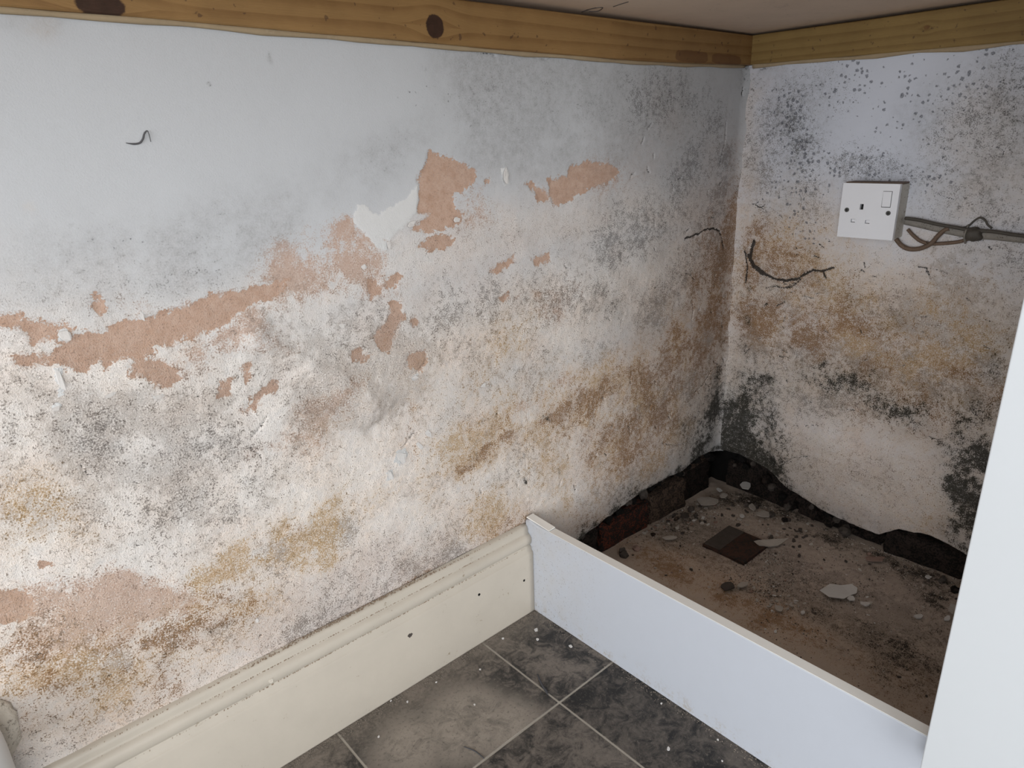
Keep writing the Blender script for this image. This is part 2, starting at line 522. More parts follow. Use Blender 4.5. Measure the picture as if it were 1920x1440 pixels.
# ------------------------------------------------------------------ weathering data (metres on each surface)
LEFT = ([
('C',1.00,0.0884,[(-1.2033,0.5289),(-1.1223,0.5156),(-1.0059,0.4826),(-0.8495,0.4792),(-0.6437,0.4747),(-0.3610,0.4865),(-0.0847,0.5005)]),
('C',1.00,0.1355,[(-1.2258,0.4348),(-1.1220,0.4088),(-0.9671,0.3601),(-0.7478,0.3154),(-0.4241,0.2790),(-0.1125,0.2515)]),
('C',1.00,0.1242,[(-1.2522,0.3247),(-1.1515,0.2659),(-0.9883,0.2251),(-0.7565,0.2187),(-0.5501,0.1971)]),
('C',1.00,0.0855,[(-1.2778,0.2180),(-1.1704,0.1741),(-1.0018,0.1387)]),
('C',0.55,0.0415,[(-1.1814,0.5901),(-1.0438,0.5605),(-0.8714,0.5736),(-0.7221,0.6023),(-0.5376,0.6161),(-0.2978,0.6170),(-0.0783,0.5976)]),
('C',0.40,0.0423,[(-0.8005,0.5872),(-0.6348,0.6192),(-0.4838,0.6182)]),
('M',0.68,0.0534,[(-0.9558,0.1680),(-0.8476,0.1761),(-0.7338,0.1551),(-0.6318,0.1450)]),
('M',0.50,0.0404,[(-0.9781,0.2042),(-0.8915,0.2066),(-0.7939,0.2012)]),
('M',0.45,0.0724,[(-0.6541,0.6006),(-0.4839,0.6105),(-0.3274,0.6768),(-0.2357,0.7545)]),
('M',0.32,0.0974,[(-0.3182,0.4425),(-0.1708,0.5124),(-0.1181,0.6473)]),
('M',0.36,0.0600,[(-0.5516,0.1489),(-0.4505,0.0954),(-0.3513,0.1195)]),
('E',0.55,0.0350,[(-0.9043,0.6085),(-0.8716,0.6186),(-0.8378,0.6263),(-0.8026,0.6312)]),
('E',0.50,0.0305,[(-0.9434,0.5859),(-0.8931,0.6011),(-0.8409,0.6024)]),
('E',0.50,0.0158,[(-1.0216,0.5446),(-0.9773,0.5521),(-0.9470,0.5634)]),
('E',0.60,0.0320,[(-1.1910,0.3204),(-1.1517,0.3118),(-1.1112,0.2903),(-1.0833,0.2685)]),
('E',0.65,0.0208,[(-1.1754,0.3306),(-1.1394,0.3245),(-1.1181,0.3202)]),
('E',0.50,0.0244,[(-1.1957,0.2790),(-1.1724,0.2584),(-1.1527,0.2600)]),
('E',0.45,0.0140,[(-1.0498,0.5290),(-1.0310,0.5215),(-1.0104,0.5192)]),
('E',0.35,0.0187,[(-0.9792,0.5409),(-0.9392,0.5381),(-0.9164,0.5271)]),
('E',0.45,0.0211,[(-0.8020,0.5747),(-0.7814,0.5582),(-0.7573,0.5675)]),
('E',0.40,0.0267,[(-0.6751,0.6699),(-0.6399,0.6806),(-0.6412,0.6607),(-0.6605,0.6355)]),
('E',0.35,0.0276,[(-0.6331,0.6465),(-0.6063,0.6302)]),
('E',0.40,0.0306,[(-0.5840,0.4778),(-0.5415,0.4854),(-0.4970,0.4851)]),
('E',0.35,0.0368,[(-0.4967,0.5015),(-0.4559,0.5193)]),
('E',0.50,0.0077,[(-0.5719,0.5225),(-0.5403,0.5265),(-0.5298,0.5153)]),
('E',0.35,0.0182,[(-0.7427,0.4672),(-0.7637,0.4212),(-0.7768,0.3724),(-0.7626,0.3445)]),
('E',0.40,0.0217,[(-0.5893,0.3557),(-0.4869,0.3713),(-0.4247,0.3736)]),
('E',0.30,0.0334,[(-0.8459,0.4510),(-0.8974,0.3832)]),
('E',0.30,0.0266,[(-1.2239,0.2897),(-1.2214,0.2434)]),
('E',0.45,0.0164,[(-1.0704,0.5871),(-1.0573,0.5898),(-1.0697,0.5973)]),
('E',0.40,0.0478,[(-0.4029,0.6809),(-0.3405,0.6775)]),
('E',0.35,0.0518,[(-0.2412,0.3884),(-0.1430,0.3882),(-0.0752,0.4169)]),
('G',0.95,0.0366,[(-0.6189,0.8071),(-0.6208,0.7763),(-0.6228,0.7416)]),
('G',0.85,0.0511,[(-0.5787,0.8145),(-0.5321,0.7998),(-0.4275,0.8125)]),
('G',0.75,0.0528,[(-0.5714,0.7701),(-0.4819,0.7703),(-0.3926,0.7776)]),
('G',0.65,0.0441,[(-0.6010,0.7314),(-0.5242,0.7260),(-0.4270,0.7306),(-0.3302,0.7476)]),
('G',0.60,0.0300,[(-0.6472,0.8241),(-0.6791,0.8257),(-0.5313,0.8257)]),
('G',0.40,0.0613,[(-0.3195,0.8006),(-0.2231,0.7786),(-0.1341,0.7959)]),
('G',0.25,0.0814,[(-0.3151,0.7003),(-0.1687,0.6682),(-0.1114,0.7362)]),
('G',0.50,0.0206,[(-0.8257,0.7207),(-0.7985,0.7253),(-0.7552,0.7355),(-0.7095,0.7433)]),
('G',0.45,0.0239,[(-0.7954,0.6935),(-0.7861,0.7133),(-0.7571,0.7179)]),
('G',0.45,0.0257,[(-0.9359,0.6679),(-0.8948,0.6724),(-0.8486,0.6939)]),
('G',0.55,0.0209,[(-0.9957,0.6582),(-0.9644,0.6601),(-0.9393,0.6467)]),
('G',0.40,0.0258,[(-1.0905,0.6450),(-1.0555,0.6452),(-1.0159,0.6298)]),
('G',0.55,0.0268,[(-1.0657,0.6168),(-1.0377,0.6175),(-1.0202,0.6069),(-0.9982,0.6167)]),
('G',0.35,0.0302,[(-1.1549,0.6402),(-1.1263,0.6312),(-1.0975,0.6122)]),
('G',0.45,0.0323,[(-0.9811,0.6250),(-0.9428,0.6252),(-0.9052,0.6428)]),
('G',0.40,0.0210,[(-1.0339,0.5335),(-1.0032,0.5290),(-1.0344,0.5308)]),
('G',0.24,0.0319,[(-0.8973,0.5720),(-0.8475,0.5506),(-0.8378,0.5164)]),
('G',0.24,0.0328,[(-0.8946,0.4033),(-0.8985,0.4251)]),
('G',0.28,0.0509,[(-0.5782,0.6131),(-0.4730,0.5782),(-0.4020,0.6102)]),
('G',0.22,0.0701,[(-0.4003,0.4932),(-0.3038,0.4397),(-0.2460,0.4669)]),
('G',0.20,0.0543,[(-0.7573,0.5675),(-0.7043,0.5167),(-0.6418,0.5047)]),
('G',0.19,0.0303,[(-0.6664,0.4180),(-0.5967,0.4245),(-0.5212,0.4147)]),
('G',0.20,0.0345,[(-1.1337,0.5030),(-1.0601,0.4749),(-1.0080,0.4711)]),
('G',0.28,0.0162,[(-1.0579,0.4326),(-1.0156,0.4272),(-0.9869,0.4270)]),
('G',0.20,0.0375,[(-1.1648,0.5477),(-1.1500,0.4867),(-1.1673,0.4657)]),
('G',0.18,0.0293,[(-1.1100,0.3734),(-1.0655,0.3636),(-1.0159,0.3593)]),
('G',0.19,0.0303,[(-0.6881,0.3764),(-0.6198,0.3729),(-0.5450,0.3691)]),
('G',0.17,0.0332,[(-0.3513,0.1195),(-0.2421,0.1343),(-0.1213,0.1506)]),
('G',0.25,0.0141,[(-1.0996,0.8326),(-1.0816,0.8319),(-1.0706,0.8307)]),
('G',0.30,0.0052,[(-1.0872,0.8316),(-1.0825,0.8280)]),
('G',0.29,0.0553,[(-0.0551,0.8229),(-0.0380,0.7620)]),
('S',0.14,0.0362,[(-1.0886,0.6542),(-1.0254,0.6565),(-0.9644,0.6601)]),
('S',0.21,0.0450,[(-1.1673,0.5870),(-1.0807,0.6093),(-0.9829,0.6145)]),
('S',0.19,0.0868,[(-0.6243,0.7886),(-0.4818,0.7771),(-0.3055,0.7782)]),
('S',0.42,0.0682,[(-0.3063,0.7934),(-0.1952,0.7950),(-0.0958,0.7447)]),
('S',0.50,0.0812,[(-0.3632,0.5731),(-0.2254,0.6106),(-0.1393,0.6932)]),
('S',0.55,0.0754,[(-0.2436,0.4281),(-0.1373,0.5078),(-0.0629,0.6154)]),
('S',0.55,0.0789,[(-0.2814,0.2769),(-0.1330,0.2792),(-0.0728,0.3953)]),
('S',0.53,0.0649,[(-0.4233,0.1476),(-0.2757,0.1574),(-0.1235,0.1747)]),
('S',0.23,0.0804,[(-0.6365,0.5913),(-0.5166,0.6139),(-0.3635,0.5815)]),
('S',0.44,0.0812,[(-0.6870,0.5134),(-0.5405,0.5171),(-0.3874,0.4910)]),
('S',0.40,0.0839,[(-0.6961,0.3946),(-0.5440,0.4032),(-0.3858,0.4011)]),
('S',0.36,0.0863,[(-0.7058,0.2665),(-0.5482,0.2625),(-0.4243,0.2983)]),
('S',0.31,0.0719,[(-0.9789,0.4749),(-0.8823,0.4938),(-0.7917,0.5335)]),
('S',0.28,0.0602,[(-1.1801,0.5320),(-1.1034,0.4993),(-0.9993,0.4562)]),
('S',0.26,0.0751,[(-1.2001,0.4457),(-1.0975,0.4110),(-0.9481,0.4007),(-0.7819,0.4041)]),
('S',0.26,0.0696,[(-1.1560,0.3576),(-1.0202,0.3341),(-0.8712,0.3074)]),
('S',0.30,0.0636,[(-1.2151,0.2716),(-1.1053,0.2389),(-0.9872,0.2321),(-0.8088,0.2249)]),
('S',0.32,0.0626,[(-1.2162,0.1858),(-1.1188,0.1678),(-0.9289,0.1527)]),
('S',0.23,0.0425,[(-0.7949,0.6365),(-0.7547,0.5935),(-0.6696,0.6297)]),
('S',0.14,0.0148,[(-0.7190,0.8043),(-0.7050,0.7932),(-0.6846,0.7580),(-0.6662,0.7880)]),
('S',0.14,0.0319,[(-0.7848,0.7248),(-0.7400,0.7409)]),
('T',0.21,0.0322,[(-1.1632,0.5373),(-1.1223,0.5156),(-1.0771,0.5139)]),
('T',0.25,0.0412,[(-1.1388,0.4992),(-1.0675,0.4887),(-1.0090,0.4653)]),
('T',0.24,0.0290,[(-1.0909,0.4442),(-1.0380,0.4256),(-0.9879,0.4209)]),
('T',0.32,0.0475,[(-0.9392,0.5381),(-0.8780,0.5250),(-0.8207,0.5391)]),
('T',0.34,0.0413,[(-0.9159,0.4438),(-0.8751,0.4454),(-0.8332,0.4335)]),
('T',0.18,0.0560,[(-1.1794,0.4485),(-1.1009,0.3941),(-0.9930,0.3901)]),
('T',0.30,0.0553,[(-0.8139,0.4703),(-0.7157,0.4829),(-0.5956,0.4485)]),
('T',0.26,0.0836,[(-0.6400,0.5341),(-0.4848,0.5401),(-0.2944,0.5474)]),
('T',0.21,0.0190,[(-1.0896,0.6496),(-1.0574,0.6356)]),
('T',0.20,0.0203,[(-1.0083,0.6443),(-0.9774,0.6458),(-1.0367,0.6225)]),
('T',0.17,0.0164,[(-0.7035,0.8105),(-0.6866,0.7818)]),
('T',0.18,0.0455,[(-1.0583,0.3442),(-1.0235,0.3150)]),
('T',0.20,0.0260,[(-0.6381,0.8363),(-0.5314,0.8225),(-0.6497,0.7883)]),
('T',0.17,0.0504,[(-0.7497,0.6443),(-0.7991,0.5997),(-0.7417,0.5650)]),
('T',0.34,0.1050,[(-0.3083,0.1904),(-0.1983,0.2314),(-0.1169,0.2970)]),
('T',0.18,0.0670,[(-1.2136,0.1977),(-1.1427,0.1839),(-1.0573,0.1885)]),
('Y',0.85,0.0178,[(-1.0399,0.2880),(-1.0202,0.2995),(-0.9899,0.2960),(-0.9518,0.2895),(-0.9116,0.2790)]),
('Y',0.75,0.0219,[(-0.9985,0.2821),(-0.9549,0.2687),(-0.9233,0.2460),(-0.8998,0.2583)]),
('Y',0.50,0.0298,[(-0.9560,0.3060),(-0.9087,0.3003),(-0.8676,0.2751)]),
('Y',0.45,0.0269,[(-0.8931,0.3088),(-0.8326,0.3075),(-0.7844,0.2967)]),
('Y',0.35,0.0383,[(-1.2094,0.4058),(-1.1783,0.3976)]),
('Y',0.30,0.0377,[(-1.2013,0.4408),(-1.1779,0.4369)]),
('Y',0.40,0.0238,[(-1.2202,0.2491),(-1.1940,0.2453),(-1.2227,0.2377)]),
('Y',0.40,0.0294,[(-1.1978,0.2277),(-1.1402,0.1966),(-1.0977,0.1911)]),
('Y',0.30,0.0283,[(-1.2241,0.1916),(-1.1804,0.1740)]),
('Y',0.50,0.0234,[(-1.0755,0.2503),(-1.0445,0.2621),(-1.0212,0.2572)]),
('Y',0.60,0.0164,[(-0.6846,0.2928),(-0.6540,0.3077),(-0.6126,0.3111),(-0.5635,0.3174)]),
('Y',0.60,0.0473,[(-0.4245,0.3364),(-0.3573,0.3472),(-0.2996,0.3424)]),
('Y',0.45,0.0461,[(-0.5352,0.3132),(-0.4242,0.2887),(-0.3413,0.2838)]),
('Y',0.45,0.0371,[(-0.6604,0.2042),(-0.6067,0.2099),(-0.6414,0.1683)]),
('Y',0.45,0.0513,[(-0.2804,0.2557),(-0.2138,0.2142),(-0.3079,0.1795)]),
('Y',0.90,0.0053,[(-0.7235,0.2581),(-0.7220,0.2532)]),
('Y',0.35,0.0400,[(-0.6148,0.4685),(-0.5417,0.4774)]),
('Y',0.30,0.0569,[(-0.7093,0.3427),(-0.7641,0.3292)]),
('Y',0.40,0.0301,[(-0.6105,0.3534),(-0.6706,0.3549)]),
('Y',0.50,0.0529,[(-0.1774,0.3951),(-0.0740,0.4061),(-0.0427,0.4532)]),
('Y',0.25,0.0051,[(-1.1005,0.8439),(-1.0863,0.8435),(-1.0720,0.8416)]),
('Y',0.30,0.0045,[(-1.1208,0.6904),(-1.1213,0.6900)]),
('O',0.75,0.0070,[(-0.6849,0.2886),(-0.6648,0.2943),(-0.6490,0.3060)]),
('O',0.70,0.0065,[(-0.6178,0.3128),(-0.5856,0.3156),(-0.5464,0.3211),(-0.4997,0.3179)]),
('O',0.65,0.0160,[(-0.4752,0.3227),(-0.4502,0.3294),(-0.4114,0.3375),(-0.3779,0.3429)]),
('O',0.45,0.0353,[(-0.4244,0.3174),(-0.3706,0.3217),(-0.3428,0.3338)]),
('O',0.40,0.0184,[(-0.6706,0.3549),(-0.6109,0.3451),(-0.5455,0.3518)]),
('O',0.60,0.0072,[(-0.6540,0.2242),(-0.6440,0.2157)]),
('O',0.50,0.0238,[(-0.6414,0.1683),(-0.6086,0.1683),(-0.5804,0.1659)]),
('O',0.45,0.0290,[(-0.5031,0.1077),(-0.4505,0.1007),(-0.3946,0.0878)]),
('O',0.55,0.0372,[(-0.1757,0.3743),(-0.1074,0.3809),(-0.0346,0.3879)]),
('O',0.50,0.0345,[(-0.0819,0.3105),(-0.0361,0.3222)]),
('O',0.60,0.0248,[(-0.0141,0.5216),(-0.0138,0.4486),(-0.0191,0.3408),(-0.0376,0.2543)]),
('O',0.60,0.0265,[(-0.0011,0.6301),(-0.0006,0.5607)]),
('O',0.50,0.0339,[(-0.0496,0.4334),(-0.0678,0.3512)]),
('O',0.40,0.0518,[(-0.2778,0.2018),(-0.2300,0.2082),(-0.2612,0.1854)]),
('O',0.50,0.0119,[(-0.3083,0.1904),(-0.2293,0.1970)]),
('O',0.45,0.0125,[(-1.0502,0.2792),(-1.0372,0.2867),(-1.0291,0.2467)]),
('O',0.50,0.0113,[(-1.0359,0.2247),(-1.0206,0.2237),(-1.0073,0.2277)]),
('O',0.50,0.0153,[(-1.1101,0.2134),(-1.0928,0.2173),(-1.0633,0.2218)]),
('O',0.40,0.0148,[(-1.1339,0.2280),(-1.1167,0.2351)]),
('O',0.45,0.0140,[(-1.1842,0.2255),(-1.1658,0.2204),(-1.2007,0.2562)]),
('O',0.40,0.0132,[(-1.2208,0.2846),(-1.2042,0.2809),(-1.2208,0.3033)]),
('O',0.45,0.0123,[(-1.2253,0.2262),(-1.2110,0.2096),(-1.2202,0.2092)]),
('O',0.35,0.0222,[(-1.1468,0.2151),(-1.1077,0.1678),(-1.1809,0.1956)]),
('O',0.35,0.0299,[(-1.1125,0.2570),(-1.0868,0.2495)]),
('O',0.60,0.0051,[(-0.9360,0.3046),(-0.9555,0.3094)]),
('O',0.25,0.0289,[(-0.8138,0.1763),(-0.7789,0.1724)]),
('R',0.18,0.0318,[(-0.7270,0.7985),(-0.6827,0.7819),(-0.6602,0.7578)]),
('R',0.15,0.0299,[(-1.0728,0.6474),(-1.0179,0.6455)]),
('R',0.18,0.0527,[(-0.2385,0.7944),(-0.1595,0.7370)]),
('D',0.72,0.0288,[(-0.0246,0.2276),(-0.0377,0.1719),(-0.0525,0.1282)]),
('D',0.68,0.0316,[(-0.0451,0.1501),(-0.0819,0.1318)]),
('D',0.47,0.0359,[(-0.1015,0.1382),(-0.0081,0.1751)]),
('D',0.38,0.0488,[(-0.1257,0.1985),(-0.0744,0.2411),(-0.0304,0.2755)]),
('D',0.42,0.0101,[(-0.0035,0.6593),(-0.0119,0.6405),(0.0013,0.6005)]),
('D',0.30,0.0221,[(0.0076,0.5700),(0.0029,0.4672),(-0.0080,0.3607),(-0.0203,0.2730)]),
('D',0.38,0.0225,[(-0.0047,0.8374),(-0.0103,0.8154),(0.0065,0.7890)]),
('D',0.34,0.0073,[(-1.0275,0.2200),(-1.0514,0.2223)]),
('D',0.30,0.0106,[(-1.1052,0.2104),(-1.0984,0.2171)]),
('D',0.34,0.0096,[(-1.2189,0.2151),(-1.2123,0.2036),(-1.2305,0.2030)]),
('D',0.30,0.0142,[(-1.1816,0.2374),(-1.1652,0.2234)]),
('D',0.26,0.0445,[(-0.2530,0.8019),(-0.2072,0.7625),(-0.2261,0.8181)]),
('D',0.26,0.0382,[(-0.4229,0.0781),(-0.3507,0.0972),(-0.2732,0.1061)]),
('D',0.26,0.0289,[(-0.2891,0.4369),(-0.3872,0.4822)]),
('D',0.70,0.0025,[(-0.5706,0.2748),(-0.5652,0.2666)]),
('D',0.70,0.0025,[(-0.5663,0.2355),(-0.5631,0.2287)]),
('D',0.70,0.0025,[(-0.5161,0.3291),(-0.5139,0.3230)]),
('D',0.80,0.0025,[(-0.5289,0.3311),(-0.5117,0.3151)]),
('D',0.45,0.0035,[(-0.4937,0.2244),(-0.4913,0.2157)]),
('D',0.42,0.0075,[(-0.3890,0.1921),(-0.3820,0.1917)]),
('D',0.70,0.0013,[(-0.9594,0.7916),(-0.9590,0.7911)]),
('D',0.60,0.0016,[(-0.8923,0.8203),(-0.8913,0.8194)]),
('D',0.50,0.0014,[(-1.0954,0.6764),(-1.0947,0.6759)]),
('D',0.50,0.0019,[(-1.0831,0.6700),(-1.0824,0.6695)]),
('D',0.40,0.0027,[(-1.1044,0.3458),(-1.1041,0.3449)]),
('D',0.40,0.0022,[(-1.0984,0.3557),(-1.0975,0.3553)]),
('D',0.50,0.0026,[(-0.9990,0.1650),(-0.9977,0.1650)]),
('D',0.50,0.0025,[(-1.0278,0.2438),(-1.0262,0.2422)]),
('B',0.50,0.0490,[(-0.4771,0.1069),(-0.3513,0.1195),(-0.1738,0.1332)]),
('B',0.60,0.0187,[(-0.9392,0.5381),(-0.8699,0.4842),(-0.8186,0.4294)]),
('B',-0.40,0.0170,[(-0.8218,0.4015),(-0.7724,0.4163)]),
('G',0.45,0.1191,[(-0.5534,0.7437),(-0.4267,0.6822),(-0.2957,0.5738),(-0.2147,0.4615)]),
('G',0.29,0.0961,[(-0.2514,0.7785),(-0.1510,0.6494),(-0.1026,0.5029)]),
('G',0.24,0.0790,[(-0.6807,0.5970),(-0.5605,0.5514),(-0.4256,0.5145)]),
('Y',0.22,0.1315,[(-0.5482,0.2625),(-0.3549,0.2576),(-0.2060,0.3400)]),
('O',0.30,0.0739,[(-0.0279,0.6888),(-0.0195,0.4914),(-0.0304,0.2755)]),
('O',0.22,0.1035,[(-0.3112,0.2649),(-0.1548,0.3278),(-0.0777,0.4382)]),
('M',0.18,0.1306,[(-0.6428,0.4898),(-0.4861,0.4324),(-0.2834,0.3183)]),
('Y',0.25,0.0597,[(-1.2138,0.2772),(-1.1114,0.2070),(-0.9992,0.2383)]),
('O',0.20,0.0589,[(-1.2214,0.2434),(-1.1376,0.2092),(-1.0404,0.2161)]),
('E',0.50,0.0239,[(-0.8359,0.6409),(-0.8048,0.6130),(-0.8338,0.6045)]),
('G',0.30,0.0685,[(-1.0767,0.6285),(-0.9903,0.6316),(-0.9094,0.6544)]),
('M',0.24,0.0941,[(-0.7704,0.5157),(-0.6465,0.4287),(-0.4876,0.3170),(-0.3536,0.2058)]),
('M',0.36,0.1049,[(-0.3527,0.1739),(-0.1967,0.2089),(-0.0855,0.3442),(-0.0665,0.4979)]),
('M',0.18,0.0745,[(-0.8768,0.4322),(-0.7633,0.3369),(-0.6598,0.2130)]),
('G',-0.00,0.0004,[(-1.1059,0.8508),(-1.1056,0.8505)]),
('O',0.40,0.0911,[(-0.2334,0.2632),(-0.1411,0.3669),(-0.0847,0.5005)]),
('O',0.40,0.0539,[(-0.0397,0.5746),(-0.0401,0.4317),(-0.0627,0.3060)]),
('M',0.54,0.1183,[(-0.2768,0.1797),(-0.1330,0.2792),(-0.0777,0.4382),(-0.0580,0.5764)]),
('O',0.40,0.0531,[(-0.4630,0.2909),(-0.3840,0.3060),(-0.2987,0.3223)]),
('Y',0.50,0.0537,[(-0.4502,0.3248),(-0.3428,0.3338),(-0.2814,0.2769)]),
('O',0.50,0.0260,[(-0.6846,0.2928),(-0.6017,0.3163),(-0.4753,0.3180),(-0.3572,0.3423)]),
('Y',0.50,0.0325,[(-0.6846,0.2928),(-0.6017,0.3163),(-0.4753,0.3180),(-0.3572,0.3423)]),
('Y',0.60,0.0369,[(-1.0411,0.2816),(-0.9775,0.2939),(-0.8815,0.2850)]),
('Y',0.60,0.0203,[(-1.0279,0.2892),(-0.9904,0.2927),(-0.9116,0.2790)]),
('O',0.35,0.0239,[(-1.0476,0.2778),(-1.0100,0.2876),(-0.9528,0.2826)]),
('Y',0.40,0.0659,[(-1.2163,0.2660),(-1.1339,0.2280),(-1.0381,0.2296)]),
('O',0.35,0.0512,[(-1.2061,0.2725),(-1.1327,0.2343),(-1.0502,0.2290)]),
('E',0.35,0.0423,[(-1.2039,0.3213),(-1.1454,0.2955),(-1.0833,0.2685)]),
('D',0.64,0.0104,[(-0.4437,0.0687),(-0.3504,0.0860),(-0.2729,0.0980),(-0.1887,0.0976),(-0.0979,0.1009),(0.0011,0.1006)]),
('D',0.34,0.0329,[(-0.4229,0.0835),(-0.3051,0.1070),(-0.0997,0.1197)]),
('G',0.35,0.0329,[(-1.0832,0.6392),(-1.0366,0.6478),(-0.9765,0.6509)]),
('G',0.30,0.0390,[(-1.1216,0.6163),(-1.0559,0.6203),(-1.0050,0.6071)]),
('S',0.50,0.0454,[(-1.0411,0.2816),(-0.9528,0.2826),(-0.8820,0.2813)]),
('S',0.50,0.0587,[(-1.2138,0.2772),(-1.1339,0.2280),(-1.0325,0.2265)]),
('S',0.40,0.0786,[(-0.8925,0.1990),(-0.7595,0.1852),(-0.6304,0.1729)]),
('O',0.55,0.0061,[(-1.2428,0.1486),(-1.1497,0.1483),(-1.0330,0.1487),(-0.8989,0.1492),(-0.7437,0.1508),(-0.5807,0.1564)]),
('D',0.30,0.0050,[(-1.1500,0.1470),(-1.0333,0.1473),(-0.8991,0.1476),(-0.7439,0.1491),(-0.5808,0.1545)]),
('G',0.45,0.0112,[(-1.0987,0.8365),(-1.0847,0.8344),(-1.0731,0.8364)]),
('Y',0.35,0.0090,[(-1.0858,0.8297),(-1.0781,0.8310)]),
('O',0.35,0.0634,[(-0.3963,0.2101),(-0.2784,0.2127),(-0.1826,0.2488)]),
('S',0.60,0.0528,[(-0.0547,0.6898),(-0.0480,0.4954),(-0.0794,0.2877)]),
('Y',0.38,0.1426,[(-0.6762,0.2726),(-0.4885,0.2419),(-0.2794,0.2344),(-0.1190,0.3193)]),
('Y',0.30,0.0992,[(-0.5510,0.1683),(-0.3524,0.1631),(-0.1774,0.1804)]),
('O',0.28,0.1153,[(-0.3549,0.2576),(-0.1877,0.3146),(-0.0777,0.4382)]),
('Y',0.22,0.1137,[(-0.8562,0.4262),(-0.6961,0.3946),(-0.5440,0.4032)]),
('T',0.35,0.0401,[(-1.1654,0.5278),(-1.1055,0.4889),(-1.0204,0.4627)]),
('T',0.35,0.0365,[(-1.0965,0.4403),(-1.0277,0.4220),(-0.9756,0.4232)]),
('T',0.29,0.0633,[(-1.1733,0.4570),(-1.0963,0.3923),(-0.9894,0.3755)]),
('T',0.45,0.0482,[(-0.9411,0.5264),(-0.8699,0.4842),(-0.8094,0.5103)]),
('T',0.40,0.0596,[(-0.9177,0.4310),(-0.8349,0.4198),(-0.7710,0.4306)]),
('S',0.42,0.0617,[(-1.1735,0.5099),(-1.0866,0.4660),(-0.9859,0.4331)]),
('S',0.38,0.0649,[(-1.1748,0.4132),(-1.0797,0.3729),(-0.9521,0.3749)]),
('G',0.14,0.0773,[(-1.1489,0.4917),(-1.0654,0.4472),(-0.9678,0.4336)]),
('G',0.11,0.0695,[(-1.1669,0.4099),(-1.0549,0.3624)]),
('M',0.80,0.0538,[(-0.9569,0.1605),(-0.8485,0.1681),(-0.7143,0.1550),(-0.6092,0.1542)]),
('M',0.60,0.0395,[(-1.0048,0.2035),(-0.9216,0.2058),(-0.8283,0.2004)]),
('G',0.35,0.0379,[(-0.9414,0.1680),(-0.8318,0.1681),(-0.7140,0.1594)]),
('S',0.50,0.0571,[(-0.9569,0.1605),(-0.8485,0.1681),(-0.6631,0.1591)]),
('E',0.40,0.0205,[(-0.9140,0.4565),(-0.8733,0.4585),(-0.8300,0.4606)]),
('E',0.35,0.0239,[(-0.9776,0.4109),(-0.9196,0.4182),(-0.8910,0.4297)]),
('Y',0.25,0.0389,[(-1.1823,0.4711),(-1.1635,0.4255),(-1.1460,0.3832)]),
('M',0.45,0.0456,[(-1.2082,0.1799),(-1.1298,0.1678),(-1.0304,0.1644)]),
('Y',0.70,0.0245,[(-1.0416,0.2783),(-1.0094,0.2909),(-0.9528,0.2826),(-0.8820,0.2813)]),
('Y',0.60,0.0184,[(-0.9915,0.2860),(-0.9416,0.2662),(-0.9087,0.2468)])],
[
[(-0.7087,0.7264),(-0.6980,0.7217),(-0.6821,0.7193),(-0.6553,0.7094),(-0.6361,0.6988),(-0.6419,0.6893),(-0.6551,0.6750),(-0.6725,0.6717),(-0.6756,0.6634),(-0.6705,0.6518),(-0.6573,0.6440),(-0.6752,0.6350),(-0.6975,0.6306),(-0.7198,0.6284),(-0.7404,0.6370),(-0.7287,0.6441),(-0.7121,0.6516),(-0.7290,0.6582),(-0.7279,0.6862),(-0.7292,0.6968),(-0.7208,0.7043),(-0.7121,0.7143)],
[(-0.7346,0.6151),(-0.7202,0.6239),(-0.6929,0.6255),(-0.6765,0.6183),(-0.6822,0.6108),(-0.6995,0.6062),(-0.7214,0.6102)],
[(-0.5077,0.6816),(-0.4687,0.6845),(-0.4609,0.6966),(-0.4268,0.7025),(-0.3789,0.6974),(-0.3536,0.6861),(-0.3621,0.6732),(-0.3991,0.6676),(-0.4382,0.6578),(-0.4645,0.6469),(-0.4944,0.6440),(-0.5018,0.6572)],
[(-0.5528,0.6786),(-0.5387,0.6798),(-0.5183,0.6728),(-0.5049,0.6625),(-0.5051,0.6523),(-0.5261,0.6539),(-0.5330,0.6666)],
[(-1.1722,0.6136),(-1.1617,0.6107),(-1.1483,0.6082),(-1.1499,0.6010),(-1.1327,0.5967),(-1.1192,0.5950),(-1.1122,0.5887),(-1.1149,0.5843),(-1.0926,0.5797),(-1.0838,0.5836),(-1.0704,0.5871),(-1.0521,0.5852),(-1.0218,0.5902),(-0.9911,0.5978),(-0.9489,0.5982),(-0.9232,0.6027),(-0.9056,0.6000),(-0.9243,0.5844),(-0.9522,0.5777),(-0.9723,0.5722),(-0.9850,0.5622),(-1.0084,0.5597),(-1.0280,0.5571),(-1.0512,0.5551),(-1.0526,0.5478),(-1.0865,0.5525),(-1.0942,0.5437),(-1.0977,0.5551),(-1.1115,0.5459),(-1.1222,0.5506),(-1.1297,0.5605),(-1.1463,0.5594),(-1.1605,0.5663),(-1.1608,0.5703),(-1.1321,0.5681),(-1.1234,0.5761),(-1.1275,0.5834),(-1.1462,0.5776),(-1.1471,0.5909),(-1.1546,0.5972),(-1.1750,0.6017)],
[(-1.0790,0.5443),(-1.0698,0.5502),(-1.0476,0.5406),(-1.0344,0.5308),(-1.0315,0.5187),(-1.0476,0.5144),(-1.0566,0.5195),(-1.0643,0.5298),(-1.0757,0.5327)],
[(-1.0935,0.6065),(-1.0885,0.6141),(-1.0846,0.6075),(-1.0844,0.5999),(-1.0901,0.5959),(-1.0947,0.6008)],
[(-0.9989,0.4914),(-0.9952,0.5060),(-0.9848,0.5081),(-0.9837,0.4976),(-0.9908,0.4892)],
